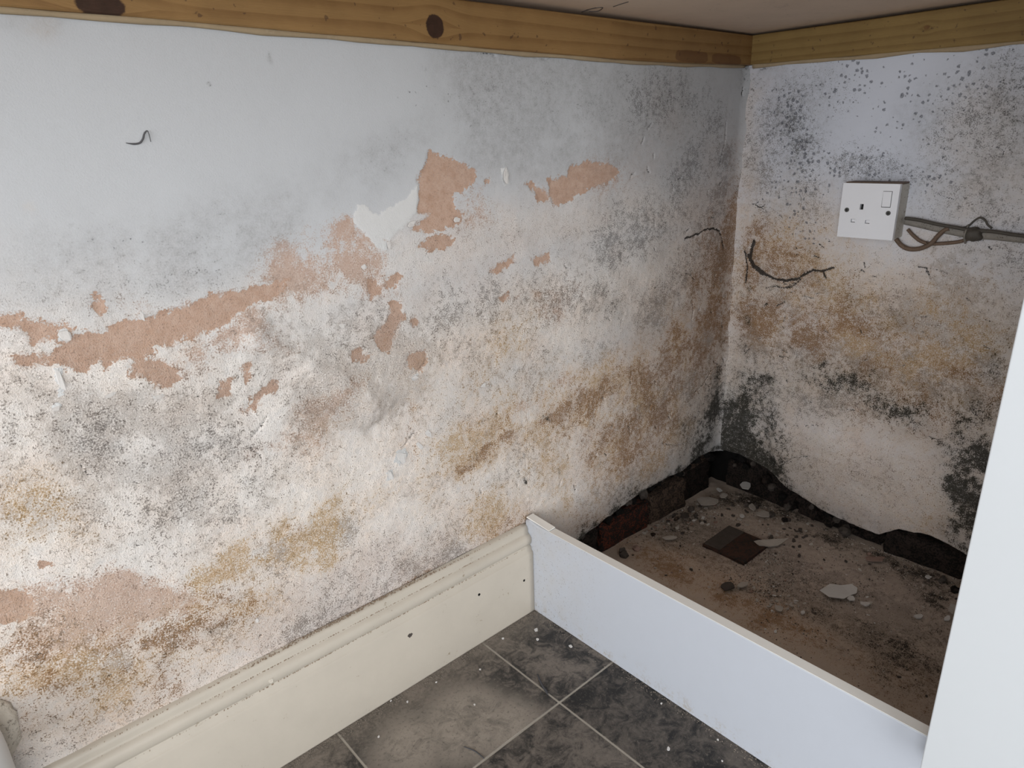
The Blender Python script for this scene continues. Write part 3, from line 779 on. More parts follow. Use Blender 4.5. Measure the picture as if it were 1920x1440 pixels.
[(-0.9694,0.5150),(-0.9629,0.5194),(-0.9608,0.5068),(-0.9679,0.4995)],
[(-0.9799,0.4690),(-0.9662,0.4806),(-0.9466,0.4909),(-0.9277,0.4936),(-0.9353,0.4848),(-0.9519,0.4767),(-0.9723,0.4618)],
[(-0.7841,0.5828),(-0.7628,0.5901),(-0.7614,0.5814),(-0.7728,0.5680),(-0.7855,0.5701)],
[(-0.7797,0.5533),(-0.7663,0.5557),(-0.7632,0.5328),(-0.7758,0.5168),(-0.7797,0.5018),(-0.7910,0.4905),(-0.7983,0.4942),(-0.8072,0.5098),(-0.8108,0.5173),(-0.7978,0.5260),(-0.7895,0.5331)],
[(-0.8105,0.5824),(-0.7957,0.5846),(-0.7931,0.5687),(-0.8087,0.5609)],
[(-0.8448,0.5001),(-0.8297,0.5060),(-0.8165,0.4936),(-0.8194,0.4875),(-0.8342,0.4869)],
[(-0.7599,0.4855),(-0.7354,0.4822),(-0.7342,0.4674),(-0.7464,0.4535),(-0.7649,0.4675)],
[(-0.6219,0.5700),(-0.5994,0.5771),(-0.5765,0.5836),(-0.5717,0.5778),(-0.5901,0.5684),(-0.6127,0.5643)],
[(-0.6087,0.5288),(-0.5917,0.5335),(-0.5850,0.5262),(-0.6021,0.5238)],
[(-0.7535,0.5262),(-0.7466,0.5304),(-0.7435,0.5208),(-0.7503,0.5172)],
[(-0.6233,0.6895),(-0.6124,0.6903),(-0.6146,0.6824),(-0.6218,0.6835)],
[(-0.5440,0.5764),(-0.5065,0.5777),(-0.5045,0.5666),(-0.5339,0.5629)],
[(-1.2199,0.3608),(-1.2039,0.3532),(-1.1958,0.3382),(-1.2027,0.3267),(-1.2121,0.3228),(-1.2201,0.3243),(-1.2428,0.3311),(-1.2410,0.3717)],
[(-1.1874,0.3756),(-1.1789,0.3716),(-1.1763,0.3674),(-1.1844,0.3701)]],
[
[(-0.8202,0.6589),(-0.8117,0.6723),(-0.8003,0.6690),(-0.7922,0.6606),(-0.7838,0.6586),(-0.7774,0.6641),(-0.7664,0.6644),(-0.7466,0.6752),(-0.7343,0.6835),(-0.7273,0.6924),(-0.7305,0.6583),(-0.7373,0.6526),(-0.7522,0.6414),(-0.7659,0.6334),(-0.7756,0.6269),(-0.7868,0.6319),(-0.7914,0.6361),(-0.7799,0.6274),(-0.7766,0.6170),(-0.7855,0.6168),(-0.7959,0.6274),(-0.8054,0.6376),(-0.8160,0.6478)],
[(-1.1243,0.5887),(-1.1184,0.5895),(-1.1154,0.5819),(-1.1198,0.5769),(-1.1260,0.5811)],
[(-1.1353,0.5538),(-1.1302,0.5541),(-1.1305,0.5414),(-1.1340,0.5294),(-1.1373,0.5292),(-1.1360,0.5428)],
[(-0.5934,0.6993),(-0.5857,0.7030),(-0.5814,0.6940),(-0.5799,0.6837),(-0.5887,0.6787),(-0.5940,0.6879)],
[(-1.0573,0.5898),(-1.0532,0.5917),(-1.0534,0.5854),(-1.0574,0.5846)],
[(-1.1444,0.5219),(-1.1375,0.5210),(-1.1396,0.5153),(-1.1441,0.5176)],
[(-1.0612,0.5084),(-1.0513,0.5080),(-1.0547,0.5033),(-1.0604,0.5048)],
[(-0.7606,0.4534),(-0.7481,0.4540),(-0.7505,0.4458),(-0.7594,0.4481)],
[(-0.7935,0.3550),(-0.7783,0.3576),(-0.7754,0.3449),(-0.7886,0.3379),(-0.7976,0.3472)],
[(-0.8119,0.3345),(-0.8012,0.3361),(-0.8002,0.3225),(-0.8100,0.3222)]],
[
(0.0034,[(-0.1686,0.5613),(-0.1427,0.5641),(-0.1229,0.5657),(-0.1098,0.5700),(-0.0787,0.5707),(-0.0566,0.5645),(-0.0475,0.5497),(-0.0374,0.5285)]),
(0.0014,[(-0.0598,0.7550),(-0.0595,0.7264),(-0.0653,0.7039),(-0.0716,0.6850)]),
(0.0015,[(-0.1344,0.4428),(-0.1294,0.4267),(-0.1327,0.4068)]),
(0.0021,[(-0.1127,0.2538),(-0.0805,0.2632),(-0.0598,0.2806),(-0.0549,0.2873)]),
(0.0012,[(-0.1615,0.4995),(-0.1444,0.4941),(-0.1314,0.4823)]),
(0.0008,[(-0.6171,0.8373),(-0.5954,0.8372),(-0.5775,0.8387),(-0.5452,0.8384),(-0.5280,0.8373),(-0.5065,0.8351),(-0.4963,0.8401),(-0.4892,0.8449)]),
(0.0014,[(-0.2116,0.1801),(-0.1671,0.1599),(-0.1361,0.1532)]),
(0.0025,[(0.0109,0.6758),(0.0071,0.6635),(-0.0047,0.6545)]),
(0.0024,[(-0.0150,0.8109),(-0.0148,0.7977)]),
(0.0009,[(-0.9736,0.4355),(-0.9601,0.4441),(-0.9523,0.4546)]),
(0.0007,[(-1.0118,0.4164),(-0.9934,0.4228),(-0.9754,0.4245),(-0.9655,0.4100)]),
(0.0008,[(-0.7562,0.4560),(-0.7433,0.4601),(-0.7341,0.4688)]),
(0.0008,[(-0.7779,0.3613),(-0.7667,0.3730),(-0.7511,0.3758)]),
(0.0007,[(-1.1343,0.4595),(-1.1339,0.4509),(-1.1282,0.4460)]),
(0.0015,[(-0.2665,0.7075),(-0.2673,0.7031),(-0.2672,0.7014)]),
(0.0010,[(-0.1019,0.6403),(-0.1042,0.6376),(-0.1032,0.6323)]),
(0.0016,[(-0.2469,0.2684),(-0.2514,0.2648),(-0.2519,0.2584)]),
(0.0018,[(-0.0720,0.2665),(-0.0660,0.2600),(-0.0536,0.2527)]),
(0.0011,[(-0.1863,0.6680),(-0.1892,0.6660),(-0.1966,0.6646)]),
(0.0014,[(-0.0266,0.4334),(-0.0300,0.4288),(-0.0387,0.4252)]),
(0.0015,[(-0.1450,0.5323),(-0.1466,0.5317),(-0.1417,0.5269)]),
(0.0010,[(-0.2403,0.4898),(-0.2458,0.4863),(-0.2496,0.4862)]),
(0.0014,[(-0.2131,0.6572),(-0.2107,0.6535),(-0.2113,0.6488)]),
(0.0015,[(-0.0626,0.7015),(-0.0659,0.6988),(-0.0657,0.6979)]),
(0.0017,[(-0.2595,0.5973),(-0.2575,0.5933),(-0.2580,0.5923)]),
(0.0019,[(-0.0631,0.1948),(-0.0644,0.1905),(-0.0628,0.1898)]),
(0.0011,[(-0.1819,0.2402),(-0.1851,0.2361),(-0.1840,0.2304)]),
(0.0011,[(-0.1908,0.2311),(-0.1918,0.2299),(-0.1857,0.2225)]),
(0.0009,[(-0.0868,0.5631),(-0.0927,0.5635),(-0.0972,0.5616)]),
(0.0012,[(-0.3132,0.6792),(-0.3199,0.6782),(-0.3227,0.6741)]),
(0.0014,[(-0.2332,0.2216),(-0.2303,0.2167),(-0.2266,0.2159)]),
(0.0017,[(-0.2558,0.5567),(-0.2556,0.5557),(-0.2545,0.5528)]),
(0.0019,[(-0.0610,0.4827),(-0.0630,0.4819),(-0.0603,0.4782)]),
(0.0011,[(-0.2931,0.7320),(-0.2954,0.7259),(-0.2987,0.7230)]),
(0.0020,[(-0.0231,0.3827),(-0.0254,0.3783),(-0.0210,0.3701)]),
(0.0018,[(-0.0003,0.2006),(0.0058,0.1939),(0.0088,0.1909)]),
(0.0010,[(-0.0647,0.4661),(-0.0593,0.4583),(-0.0607,0.4553)]),
(0.0012,[(0.0331,0.1652),(0.0341,0.1571),(0.0426,0.1507)]),
(0.0021,[(0.0044,0.3690),(0.0039,0.3656),(0.0019,0.3648)]),
(0.0009,[(-0.2739,0.7534),(-0.2811,0.7483),(-0.2831,0.7455)]),
(0.0014,[(-0.0478,0.3066),(-0.0399,0.3002),(-0.0273,0.2942)]),
(0.0010,[(-0.0167,0.3054),(-0.0136,0.3024),(-0.0103,0.2950)]),
(0.0014,[(-0.1434,0.5002),(-0.1416,0.4933),(-0.1381,0.4881)]),
(0.0012,[(-0.3111,0.3379),(-0.3119,0.3324),(-0.3077,0.3259)]),
(0.0015,[(-0.0889,0.5915),(-0.0866,0.5920),(-0.0783,0.5890)]),
(0.0010,[(-0.0401,0.4715),(-0.0375,0.4658),(-0.0407,0.4634)]),
(0.0018,[(-0.0642,0.6517),(-0.0634,0.6499),(-0.0666,0.6458)]),
(0.0016,[(-0.2815,0.6866),(-0.2796,0.6832),(-0.2760,0.6801)]),
(0.0009,[(-0.1316,0.7510),(-0.1270,0.7486),(-0.1252,0.7460)]),
(0.0016,[(-0.2400,0.3141),(-0.2369,0.3076),(-0.2376,0.3061)]),
(0.0019,[(-0.1085,0.4255),(-0.1081,0.4231),(-0.1134,0.4202)]),
(0.0013,[(-0.0689,0.4163),(-0.0688,0.4111),(-0.0636,0.4073)]),
(0.0012,[(-0.1402,0.6880),(-0.1440,0.6850),(-0.1439,0.6846)]),
(0.0018,[(-0.1566,0.5770),(-0.1641,0.5748),(-0.1662,0.5713)]),
(0.0011,[(-0.6165,0.3599),(-0.6186,0.3561),(-0.6166,0.3541)]),
(0.0011,[(-0.3961,0.2270),(-0.3988,0.2213),(-0.3977,0.2149)]),
(0.0012,[(-0.4863,0.2001),(-0.4873,0.1945),(-0.4897,0.1909)]),
(0.0011,[(-0.4691,0.2410),(-0.4668,0.2373),(-0.4688,0.2343)]),
(0.0014,[(-0.3564,0.2615),(-0.3558,0.2559),(-0.3567,0.2547)]),
(0.0006,[(-0.5429,0.4363),(-0.5466,0.4332),(-0.5484,0.4290)]),
(0.0007,[(-0.6131,0.4016),(-0.6097,0.3963),(-0.6098,0.3928)]),
(0.0008,[(-0.6572,0.2495),(-0.6539,0.2424),(-0.6539,0.2373)]),
(0.0007,[(-0.6347,0.5063),(-0.6360,0.5063),(-0.6395,0.5046)]),
(0.0010,[(-0.5837,0.2322),(-0.5812,0.2283),(-0.5812,0.2267)]),
(0.0008,[(-0.3355,0.4476),(-0.3388,0.4449),(-0.3368,0.4399)]),
(0.0011,[(-0.6596,0.2429),(-0.6589,0.2390),(-0.6612,0.2378)]),
(0.0011,[(-0.4549,0.1817),(-0.4530,0.1740),(-0.4530,0.1689)]),
(0.0007,[(-0.5068,0.5199),(-0.5031,0.5169),(-0.4993,0.5111)]),
(0.0010,[(-0.3703,0.4568),(-0.3692,0.4539),(-0.3661,0.4498)]),
(0.0007,[(-0.6666,0.2911),(-0.6632,0.2900),(-0.6636,0.2878)]),
(0.0014,[(-0.3759,0.2128),(-0.3724,0.2102),(-0.3713,0.2058)]),
(0.0014,[(-0.3121,0.2466),(-0.3075,0.2394),(-0.3081,0.2328)]),
(0.0014,[(-0.3841,0.3213),(-0.3827,0.3187),(-0.3791,0.3166)]),
(0.0011,[(-0.4731,0.5570),(-0.4705,0.5527),(-0.4655,0.5503)]),
(0.0012,[(-0.5802,0.2526),(-0.5761,0.2458),(-0.5753,0.2430)]),
(0.0009,[(-0.4534,0.2933),(-0.4576,0.2896),(-0.4621,0.2897)]),
(0.0005,[(-1.1779,0.3357),(-1.1764,0.3368),(-1.1743,0.3361)]),
(0.0011,[(-0.9623,0.1220),(-0.9602,0.1191),(-0.9555,0.1178)]),
(0.0005,[(-1.0025,0.5457),(-1.0005,0.5457),(-0.9964,0.5463)]),
(0.0009,[(-1.0219,0.4964),(-1.0194,0.4958),(-1.0182,0.4966)]),
(0.0009,[(-1.0941,0.4262),(-1.0920,0.4230),(-1.0915,0.4215)]),
(0.0006,[(-1.1163,0.3135),(-1.1136,0.3112),(-1.1118,0.3089)]),
(0.0009,[(-1.2077,0.2820),(-1.2056,0.2802),(-1.2030,0.2787)]),
(0.0006,[(-1.1043,0.3373),(-1.1036,0.3364),(-1.1034,0.3334)]),
(0.0006,[(-1.1373,0.2271),(-1.1352,0.2263),(-1.1351,0.2249)]),
(0.0006,[(-1.1605,0.2332),(-1.1576,0.2314),(-1.1561,0.2305)]),
(0.0010,[(-1.0864,0.3967),(-1.0830,0.3948),(-1.0813,0.3917)]),
(0.0009,[(-1.1076,0.3607),(-1.1050,0.3590),(-1.1042,0.3560)]),
(0.0006,[(-1.1523,0.3205),(-1.1518,0.3211),(-1.1507,0.3190)]),
(0.0006,[(-1.1306,0.1912),(-1.1288,0.1889),(-1.1260,0.1889)]),
(0.0008,[(-1.1614,0.2235),(-1.1596,0.2227),(-1.1557,0.2228)]),
(0.0009,[(-1.0034,0.1810),(-1.0030,0.1836),(-1.0015,0.1833)]),
(0.0006,[(-1.0261,0.3357),(-1.0234,0.3354),(-1.0223,0.3333)]),
(0.0006,[(-1.1059,0.4863),(-1.1047,0.4874),(-1.1023,0.4887)])],
[(0.62,[(-0.6521,0.7786),(-0.6580,0.7197),(-0.6288,0.7167),(-0.5497,0.7103),(-0.4268,0.7122),(-0.3033,0.7316),(-0.2396,0.8100),(-0.3701,0.8319),(-0.5312,0.8301),(-0.6386,0.8292),(-0.6542,0.8180),(-0.6590,0.7971)])])
RIGHT = ([
('C',1.00,0.0932,[(-0.0111,0.4265),(-0.1359,0.4837),(-0.2778,0.4643),(-0.4739,0.4271)]),
('C',1.00,0.1509,[(-0.0242,0.2735),(-0.2079,0.2948),(-0.3849,0.3002),(-0.4974,0.2951)]),
('C',1.00,0.1476,[(-0.1215,0.1141),(-0.2784,0.1234),(-0.4523,0.1272)]),
('C',0.60,0.0675,[(-0.0212,0.5720),(-0.1253,0.5784),(-0.1855,0.5548)]),
('C',0.50,0.0485,[(-0.3203,0.5654),(-0.4170,0.5571),(-0.4671,0.5385)]),
('C',0.50,0.0622,[(-0.3886,0.7230),(-0.4341,0.6498),(-0.3846,0.6256)]),
('C',0.50,0.0294,[(-0.0008,0.7978),(-0.0074,0.7249),(-0.0251,0.6499)]),
('M',0.50,0.1164,[(-0.1542,0.1251),(-0.2812,0.1022),(-0.3729,0.1054)]),
('M',0.50,0.0749,[(0.0016,0.8246),(-0.0253,0.7607)]),
('M',0.35,0.0681,[(-0.3344,0.4724),(-0.3239,0.4351)]),
('M',0.40,0.0738,[(-0.2676,0.2062),(-0.3582,0.2040)]),
('G',0.46,0.0460,[(-0.0694,0.7762),(-0.0967,0.7489),(-0.0908,0.7141)]),
('G',0.37,0.0480,[(-0.1132,0.6873),(-0.1272,0.7306)]),
('G',0.31,0.0470,[(-0.0814,0.8011),(-0.1368,0.8055)]),
('G',0.31,0.0438,[(-0.0428,0.6875),(-0.0691,0.6320),(-0.1202,0.6244)]),
('G',0.37,0.0287,[(-0.1713,0.6699),(-0.2073,0.6659),(-0.2571,0.6705)]),
('G',0.34,0.0269,[(-0.2731,0.6706),(-0.3207,0.6630),(-0.3519,0.6518)]),
('G',0.43,0.0585,[(-0.3931,0.7725),(-0.4175,0.7432),(-0.3923,0.8139)]),
('G',0.37,0.0458,[(-0.3222,0.7475),(-0.3658,0.7383),(-0.3965,0.7155)]),
('G',0.34,0.0504,[(-0.3949,0.6863),(-0.4302,0.6717),(-0.3864,0.6563)]),
('G',0.31,0.0319,[(-0.2688,0.7537),(-0.3077,0.7466)]),
('G',0.28,0.0463,[(-0.3563,0.6245),(-0.4078,0.6112),(-0.4421,0.6054)]),
('G',0.24,0.0320,[(-0.3836,0.5460),(-0.4238,0.5178),(-0.3798,0.4788)]),
('G',0.24,0.0373,[(-0.1134,0.5964),(-0.1264,0.5691)]),
('G',0.34,0.0192,[(-0.2076,0.3763),(-0.2406,0.4117),(-0.3410,0.4290)]),
('G',0.21,0.0502,[(-0.1754,0.4004),(-0.2076,0.3763)]),
('G',0.37,0.0304,[(-0.0476,0.2788),(-0.0948,0.2675),(-0.0715,0.2731)]),
('G',0.37,0.0494,[(-0.0419,0.2082),(-0.0913,0.1869),(-0.0843,0.1376)]),
('G',0.24,0.0633,[(-0.4404,0.4207),(-0.4550,0.4569)]),
('G',0.21,0.0264,[(-0.1715,0.1652),(-0.2340,0.1630),(-0.2502,0.1131)]),
('G',0.21,0.0379,[(-0.2784,0.1234),(-0.3204,0.1600)]),
('G',0.18,0.0317,[(-0.3080,0.0457),(-0.3621,0.0577)]),
('G',0.21,0.0513,[(-0.4400,0.5036),(-0.4515,0.5525)]),
('S',0.42,0.0757,[(-0.0025,0.7798),(-0.0532,0.6875),(-0.0729,0.5943)]),
('S',0.42,0.0605,[(-0.1034,0.7743),(-0.1162,0.6605),(-0.1426,0.5978)]),
('S',0.30,0.0457,[(-0.1358,0.8137),(-0.1744,0.7866)]),
('S',0.42,0.0443,[(-0.1881,0.6785),(-0.2720,0.6787),(-0.3355,0.6632)]),
('S',0.42,0.0599,[(-0.3390,0.7319),(-0.3953,0.7228),(-0.4088,0.7921)]),
('S',0.38,0.0833,[(-0.3442,0.6080),(-0.4104,0.5958),(-0.4570,0.5217)]),
('S',0.30,0.0676,[(-0.2273,0.5129),(-0.3241,0.5403),(-0.3943,0.4809)]),
('S',0.42,0.1086,[(-0.0603,0.3913),(-0.1934,0.4134),(-0.3292,0.3995),(-0.4490,0.3707)]),
('S',0.47,0.0749,[(-0.0506,0.2453),(-0.1607,0.2618),(-0.3455,0.2896),(-0.4578,0.3197)]),
('S',0.38,0.0845,[(-0.1515,0.3448),(-0.2958,0.3357),(-0.4019,0.3417)]),
('S',0.30,0.1008,[(-0.1765,0.1211),(-0.3232,0.1397),(-0.4176,0.1439)]),
('S',0.42,0.0569,[(-0.0610,0.1303),(-0.1104,0.1103)]),
('R',0.75,0.0370,[(-0.0784,0.7843),(-0.0977,0.7402),(-0.1218,0.6960)]),
('R',0.60,0.0305,[(-0.1368,0.8055),(-0.1733,0.7947),(-0.1864,0.8254)]),
('R',0.45,0.0274,[(-0.2982,0.8082),(-0.3353,0.7979),(-0.3653,0.7814)]),
('R',0.35,0.0375,[(-0.1778,0.8261),(-0.2537,0.8043),(-0.2890,0.7717)]),
('R',0.60,0.0315,[(-0.1162,0.6605),(-0.1892,0.6700),(-0.2406,0.6703)]),
('R',0.55,0.0382,[(-0.0793,0.6323),(-0.1223,0.6061),(-0.1362,0.5697)]),
('R',0.30,0.0489,[(-0.2376,0.7513),(-0.3257,0.7248),(-0.3580,0.7015)]),
('R',0.40,0.0304,[(-0.3525,0.8176),(-0.3715,0.8227)]),
('R',0.40,0.0249,[(-0.2901,0.6626),(-0.3367,0.6554)]),
('T',0.40,0.0486,[(-0.0663,0.7589),(-0.1005,0.7139)]),
('T',0.36,0.0596,[(-0.3800,0.7734),(-0.4147,0.6862)]),
('T',0.40,0.0757,[(-0.0754,0.3511),(-0.1934,0.4134),(-0.2879,0.3916)]),
('T',0.40,0.0691,[(-0.2519,0.3256),(-0.3793,0.3363),(-0.4519,0.3538)]),
('T',0.32,0.0636,[(-0.3943,0.4809),(-0.4522,0.4728)]),
('T',0.28,0.0630,[(-0.4078,0.6112),(-0.3679,0.5527)]),
('T',0.32,0.0567,[(-0.3601,0.4587),(-0.3185,0.4159)]),
('Y',0.42,0.0625,[(-0.0797,0.5270),(-0.1512,0.5239),(-0.1935,0.4905)]),
('Y',0.42,0.0508,[(-0.0703,0.4035),(-0.1600,0.4476),(-0.2292,0.4289)]),
('Y',0.59,0.0186,[(-0.2987,0.3767),(-0.3325,0.3770),(-0.3605,0.3800)]),
('Y',0.47,0.0225,[(-0.3674,0.3613),(-0.4116,0.3756),(-0.3841,0.3559)]),
('Y',0.47,0.0170,[(-0.2161,0.4220),(-0.2445,0.4171)]),
('Y',0.42,0.0363,[(-0.2062,0.4637),(-0.2345,0.4582)]),
('Y',0.34,0.0562,[(-0.2964,0.3932),(-0.3772,0.3997),(-0.4461,0.3875)]),
('Y',0.34,0.0532,[(-0.0905,0.3107),(-0.1549,0.3140)]),
('Y',0.38,0.0156,[(-0.4241,0.5162),(-0.4384,0.5131)]),
('Y',0.34,0.0476,[(-0.3937,0.0820),(-0.4361,0.0792),(-0.4528,0.0761)]),
('Y',0.30,0.0455,[(-0.3026,0.4679),(-0.3357,0.4638)]),
('O',0.60,0.0346,[(-0.0359,0.4719),(-0.0554,0.4432),(-0.0766,0.4512)]),
('O',0.48,0.0336,[(-0.0557,0.5545),(-0.0682,0.5358),(-0.0911,0.5182)]),
('O',0.44,0.0407,[(-0.0369,0.3982),(-0.0713,0.3931),(-0.0511,0.3682)]),
('O',0.36,0.0633,[(-0.1004,0.4289),(-0.1623,0.4282),(-0.1981,0.4530)]),
('O',0.40,0.0381,[(-0.1492,0.3651),(-0.2052,0.3957)]),
('O',0.44,0.0296,[(-0.3196,0.3507),(-0.3855,0.3470),(-0.4137,0.3626)]),
('O',0.40,0.0215,[(-0.4519,0.3538),(-0.4737,0.3504)]),
('O',0.40,0.0349,[(-0.3629,0.2846),(-0.4105,0.2883),(-0.3497,0.2614)]),
('O',0.44,0.0295,[(-0.0192,0.5317),(-0.0190,0.4699)]),
('O',0.28,0.0488,[(-0.2545,0.3061),(-0.3083,0.3093)]),
('O',0.32,0.0338,[(-0.0096,0.6400),(-0.0412,0.5928)]),
('O',0.24,0.0494,[(-0.2597,0.2666),(-0.2979,0.2566)]),
('O',0.24,0.0493,[(-0.1338,0.5030),(-0.2106,0.5019)]),
('D',0.51,0.0193,[(-0.0476,0.2788),(-0.0843,0.2593),(-0.0937,0.2783)]),
('D',0.42,0.0252,[(-0.1662,0.3060),(-0.2168,0.3021),(-0.2892,0.3194)]),
('D',0.47,0.0098,[(-0.1848,0.3207),(-0.1976,0.3389)]),
('D',0.42,0.0271,[(-0.2199,0.2769),(-0.2756,0.2861),(-0.3312,0.2710)]),
('D',0.42,0.0261,[(-0.3130,0.2759),(-0.3643,0.2753),(-0.3511,0.2519)]),
('D',0.38,0.0310,[(-0.0404,0.2253),(-0.0767,0.2175),(-0.0742,0.1819)]),
('D',0.59,0.0374,[(-0.0219,0.1547),(-0.0610,0.1303),(-0.0991,0.1065)]),
('D',0.72,0.0231,[(-0.0197,0.1048),(-0.0636,0.1007),(-0.1127,0.0871)]),
('D',0.64,0.0196,[(-0.1080,0.1917),(-0.1070,0.1448),(-0.1115,0.0987)]),
('D',0.64,0.0314,[(-0.4371,0.2203),(-0.4542,0.2544),(-0.4723,0.2133)]),
('D',0.68,0.0389,[(-0.4540,0.1875),(-0.4741,0.1362),(-0.4712,0.0844)]),
('D',0.59,0.0296,[(-0.4719,0.1940),(-0.4732,0.0955)]),
('D',0.42,0.0290,[(-0.4281,0.2746),(-0.4482,0.2898)]),
('D',0.42,0.0126,[(-0.0378,0.3875),(-0.0415,0.3719)]),
('D',0.47,0.0091,[(-0.0350,0.5179),(-0.0624,0.4852)]),
('D',0.42,0.0197,[(-0.0057,0.8371),(-0.0194,0.8229),(-0.0380,0.8403)]),
('D',0.34,0.0193,[(-0.0845,0.7537),(-0.0996,0.7227),(-0.1117,0.7005)]),
('D',0.30,0.0243,[(-0.3935,0.8070),(-0.4175,0.7432)]),
('D',0.34,0.0128,[(-0.0359,0.3435),(-0.0413,0.3224)]),
('D',0.80,0.0031,[(-0.0728,0.4228),(-0.0789,0.4278)]),
('D',0.80,0.0039,[(-0.2368,0.2967),(-0.2406,0.2966)]),
('D',0.60,0.0052,[(-0.0278,0.4605),(-0.0310,0.4504)]),
('D',0.34,0.0235,[(-0.2345,0.4582),(-0.2828,0.4283),(-0.3158,0.4337)]),
('D',0.34,0.0114,[(-0.1678,0.5066),(-0.1501,0.5333)]),
('D',0.30,0.0319,[(-0.4559,0.3723),(-0.4621,0.4165)]),
('B',0.90,0.0602,[(-0.1777,0.1099),(-0.2625,0.0951),(-0.3391,0.0918)]),
('B',0.80,0.0571,[(-0.2340,0.1630),(-0.3489,0.1491),(-0.4114,0.1312)]),
('B',0.50,0.0265,[(-0.1277,0.1860),(-0.1368,0.1310),(-0.1578,0.0911)]),
('B',-0.50,0.0216,[(-0.0913,0.1869),(-0.1036,0.1200)]),
('G',0.24,0.1244,[(-0.0253,0.7607),(-0.0765,0.6600),(-0.1233,0.5969)]),
('Y',0.26,0.1327,[(-0.0614,0.4952),(-0.1600,0.4476),(-0.3130,0.3964),(-0.4351,0.3675)]),
('O',0.20,0.1205,[(-0.0544,0.4535),(-0.1934,0.4134),(-0.3560,0.3306),(-0.4548,0.3368)]),
('G',0.21,0.1130,[(-0.3898,0.7157),(-0.4171,0.5963),(-0.4293,0.4859)]),
('G',0.18,0.1236,[(-0.1036,0.2917),(-0.2545,0.3061),(-0.4223,0.3102)]),
('D',0.21,0.0745,[(-0.0725,0.2621),(-0.2558,0.2963),(-0.4438,0.3160)]),
('D',0.77,0.0575,[(-0.0219,0.1547),(-0.0551,0.1284),(-0.0991,0.1065)]),
('D',0.68,0.0307,[(-0.1014,0.2013),(-0.1092,0.1455),(-0.1183,0.0891)]),
('D',0.72,0.0342,[(-0.4495,0.2149),(-0.4710,0.1547),(-0.4712,0.0844)]),
('D',0.42,0.0284,[(-0.4312,0.2086),(-0.4281,0.2746)]),
('S',0.55,0.1080,[(-0.0563,0.4329),(-0.2028,0.4150),(-0.3505,0.3668),(-0.4588,0.3555)]),
('D',0.51,0.0196,[(-0.0134,0.1028),(-0.0885,0.0932),(-0.1834,0.0592),(-0.2904,0.0324)]),
('M',0.35,0.1474,[(-0.0623,0.3702),(-0.2456,0.3738),(-0.4165,0.3453)]),
('Y',0.40,0.1311,[(-0.0614,0.4952),(-0.1981,0.4530),(-0.3292,0.3995),(-0.4559,0.3723)]),
('O',0.30,0.0990,[(-0.0673,0.4345),(-0.2052,0.3957),(-0.3793,0.3363)]),
('Y',0.25,0.1281,[(-0.1542,0.1251),(-0.2784,0.1234),(-0.4129,0.1215)]),
('M',0.40,0.1159,[(-0.1422,0.1328),(-0.2812,0.1022),(-0.4081,0.0987)]),
('G',0.34,0.0523,[(-0.1542,0.1251),(-0.2406,0.1095),(-0.3290,0.1630)]),
('S',0.60,0.0850,[(-0.0754,0.3511),(-0.2088,0.3665),(-0.3400,0.3268),(-0.4563,0.3283)]),
('S',0.50,0.0758,[(-0.0477,0.5241),(-0.1359,0.4837),(-0.2165,0.4557)]),
('D',0.42,0.0853,[(-0.0380,0.1834),(-0.0843,0.1376),(-0.1115,0.0987)])],
[],
[],
[
(0.0061,[(-0.0384,0.5413),(-0.0346,0.5229),(-0.0340,0.5046),(-0.0488,0.4888),(-0.0606,0.4809)]),
(0.0050,[(-0.0484,0.4938),(-0.0683,0.4798),(-0.0904,0.4743),(-0.1113,0.4749),(-0.1284,0.4789)]),
(0.0038,[(-0.1284,0.4789),(-0.1452,0.4907),(-0.1570,0.4987),(-0.1734,0.4996),(-0.1942,0.5075)]),
(0.0028,[(-0.1762,0.4999),(-0.1816,0.4872)]),
(0.0020,[(-0.0707,0.4556),(-0.0917,0.4614),(-0.1077,0.4604),(-0.1270,0.4728)]),
(0.0019,[(-0.3267,0.5235),(-0.3386,0.5223),(-0.3491,0.5047)]),
(0.0010,[(-0.3386,0.5223),(-0.3540,0.5222),(-0.3697,0.5181)]),
(0.0016,[(-0.1411,0.1956),(-0.1417,0.1901)]),
(0.0015,[(-0.1592,0.1986),(-0.1655,0.2005)]),
(0.0015,[(-0.1778,0.2041),(-0.1839,0.2058)]),
(0.0015,[(-0.1898,0.2087),(-0.1939,0.2088)]),
(0.0015,[(-0.1978,0.2110),(-0.2038,0.2117)]),
(0.0013,[(-0.3358,0.6380),(-0.3514,0.6322),(-0.3629,0.6286)]),
(0.0020,[(-0.0343,0.6089),(-0.0456,0.6026),(-0.0526,0.6078)]),
(0.0011,[(-0.4017,0.7045),(-0.4122,0.7007),(-0.4150,0.6920)]),
(0.0015,[(-0.1447,0.4504),(-0.1649,0.4483)]),
(0.0022,[(-0.0955,0.4241),(-0.1104,0.4345)]),
(0.0018,[(-0.3858,0.2427),(-0.4021,0.2419)]),
(0.0017,[(-0.1446,0.1101),(-0.1642,0.1342),(-0.1948,0.1478)]),
(0.0009,[(-0.1356,0.3382),(-0.1437,0.3387),(-0.1480,0.3360)]),
(0.0010,[(-0.0957,0.2786),(-0.1027,0.2768),(-0.1057,0.2741)]),
(0.0015,[(-0.1214,0.3305),(-0.1248,0.3299),(-0.1287,0.3281)]),
(0.0010,[(-0.0494,0.6010),(-0.0556,0.5987),(-0.0598,0.5957)]),
(0.0017,[(-0.1117,0.3964),(-0.1137,0.4037),(-0.1157,0.4084)]),
(0.0019,[(-0.1882,0.3930),(-0.1912,0.3919),(-0.1980,0.3911)]),
(0.0011,[(-0.0504,0.5960),(-0.0527,0.5954),(-0.0564,0.5959)]),
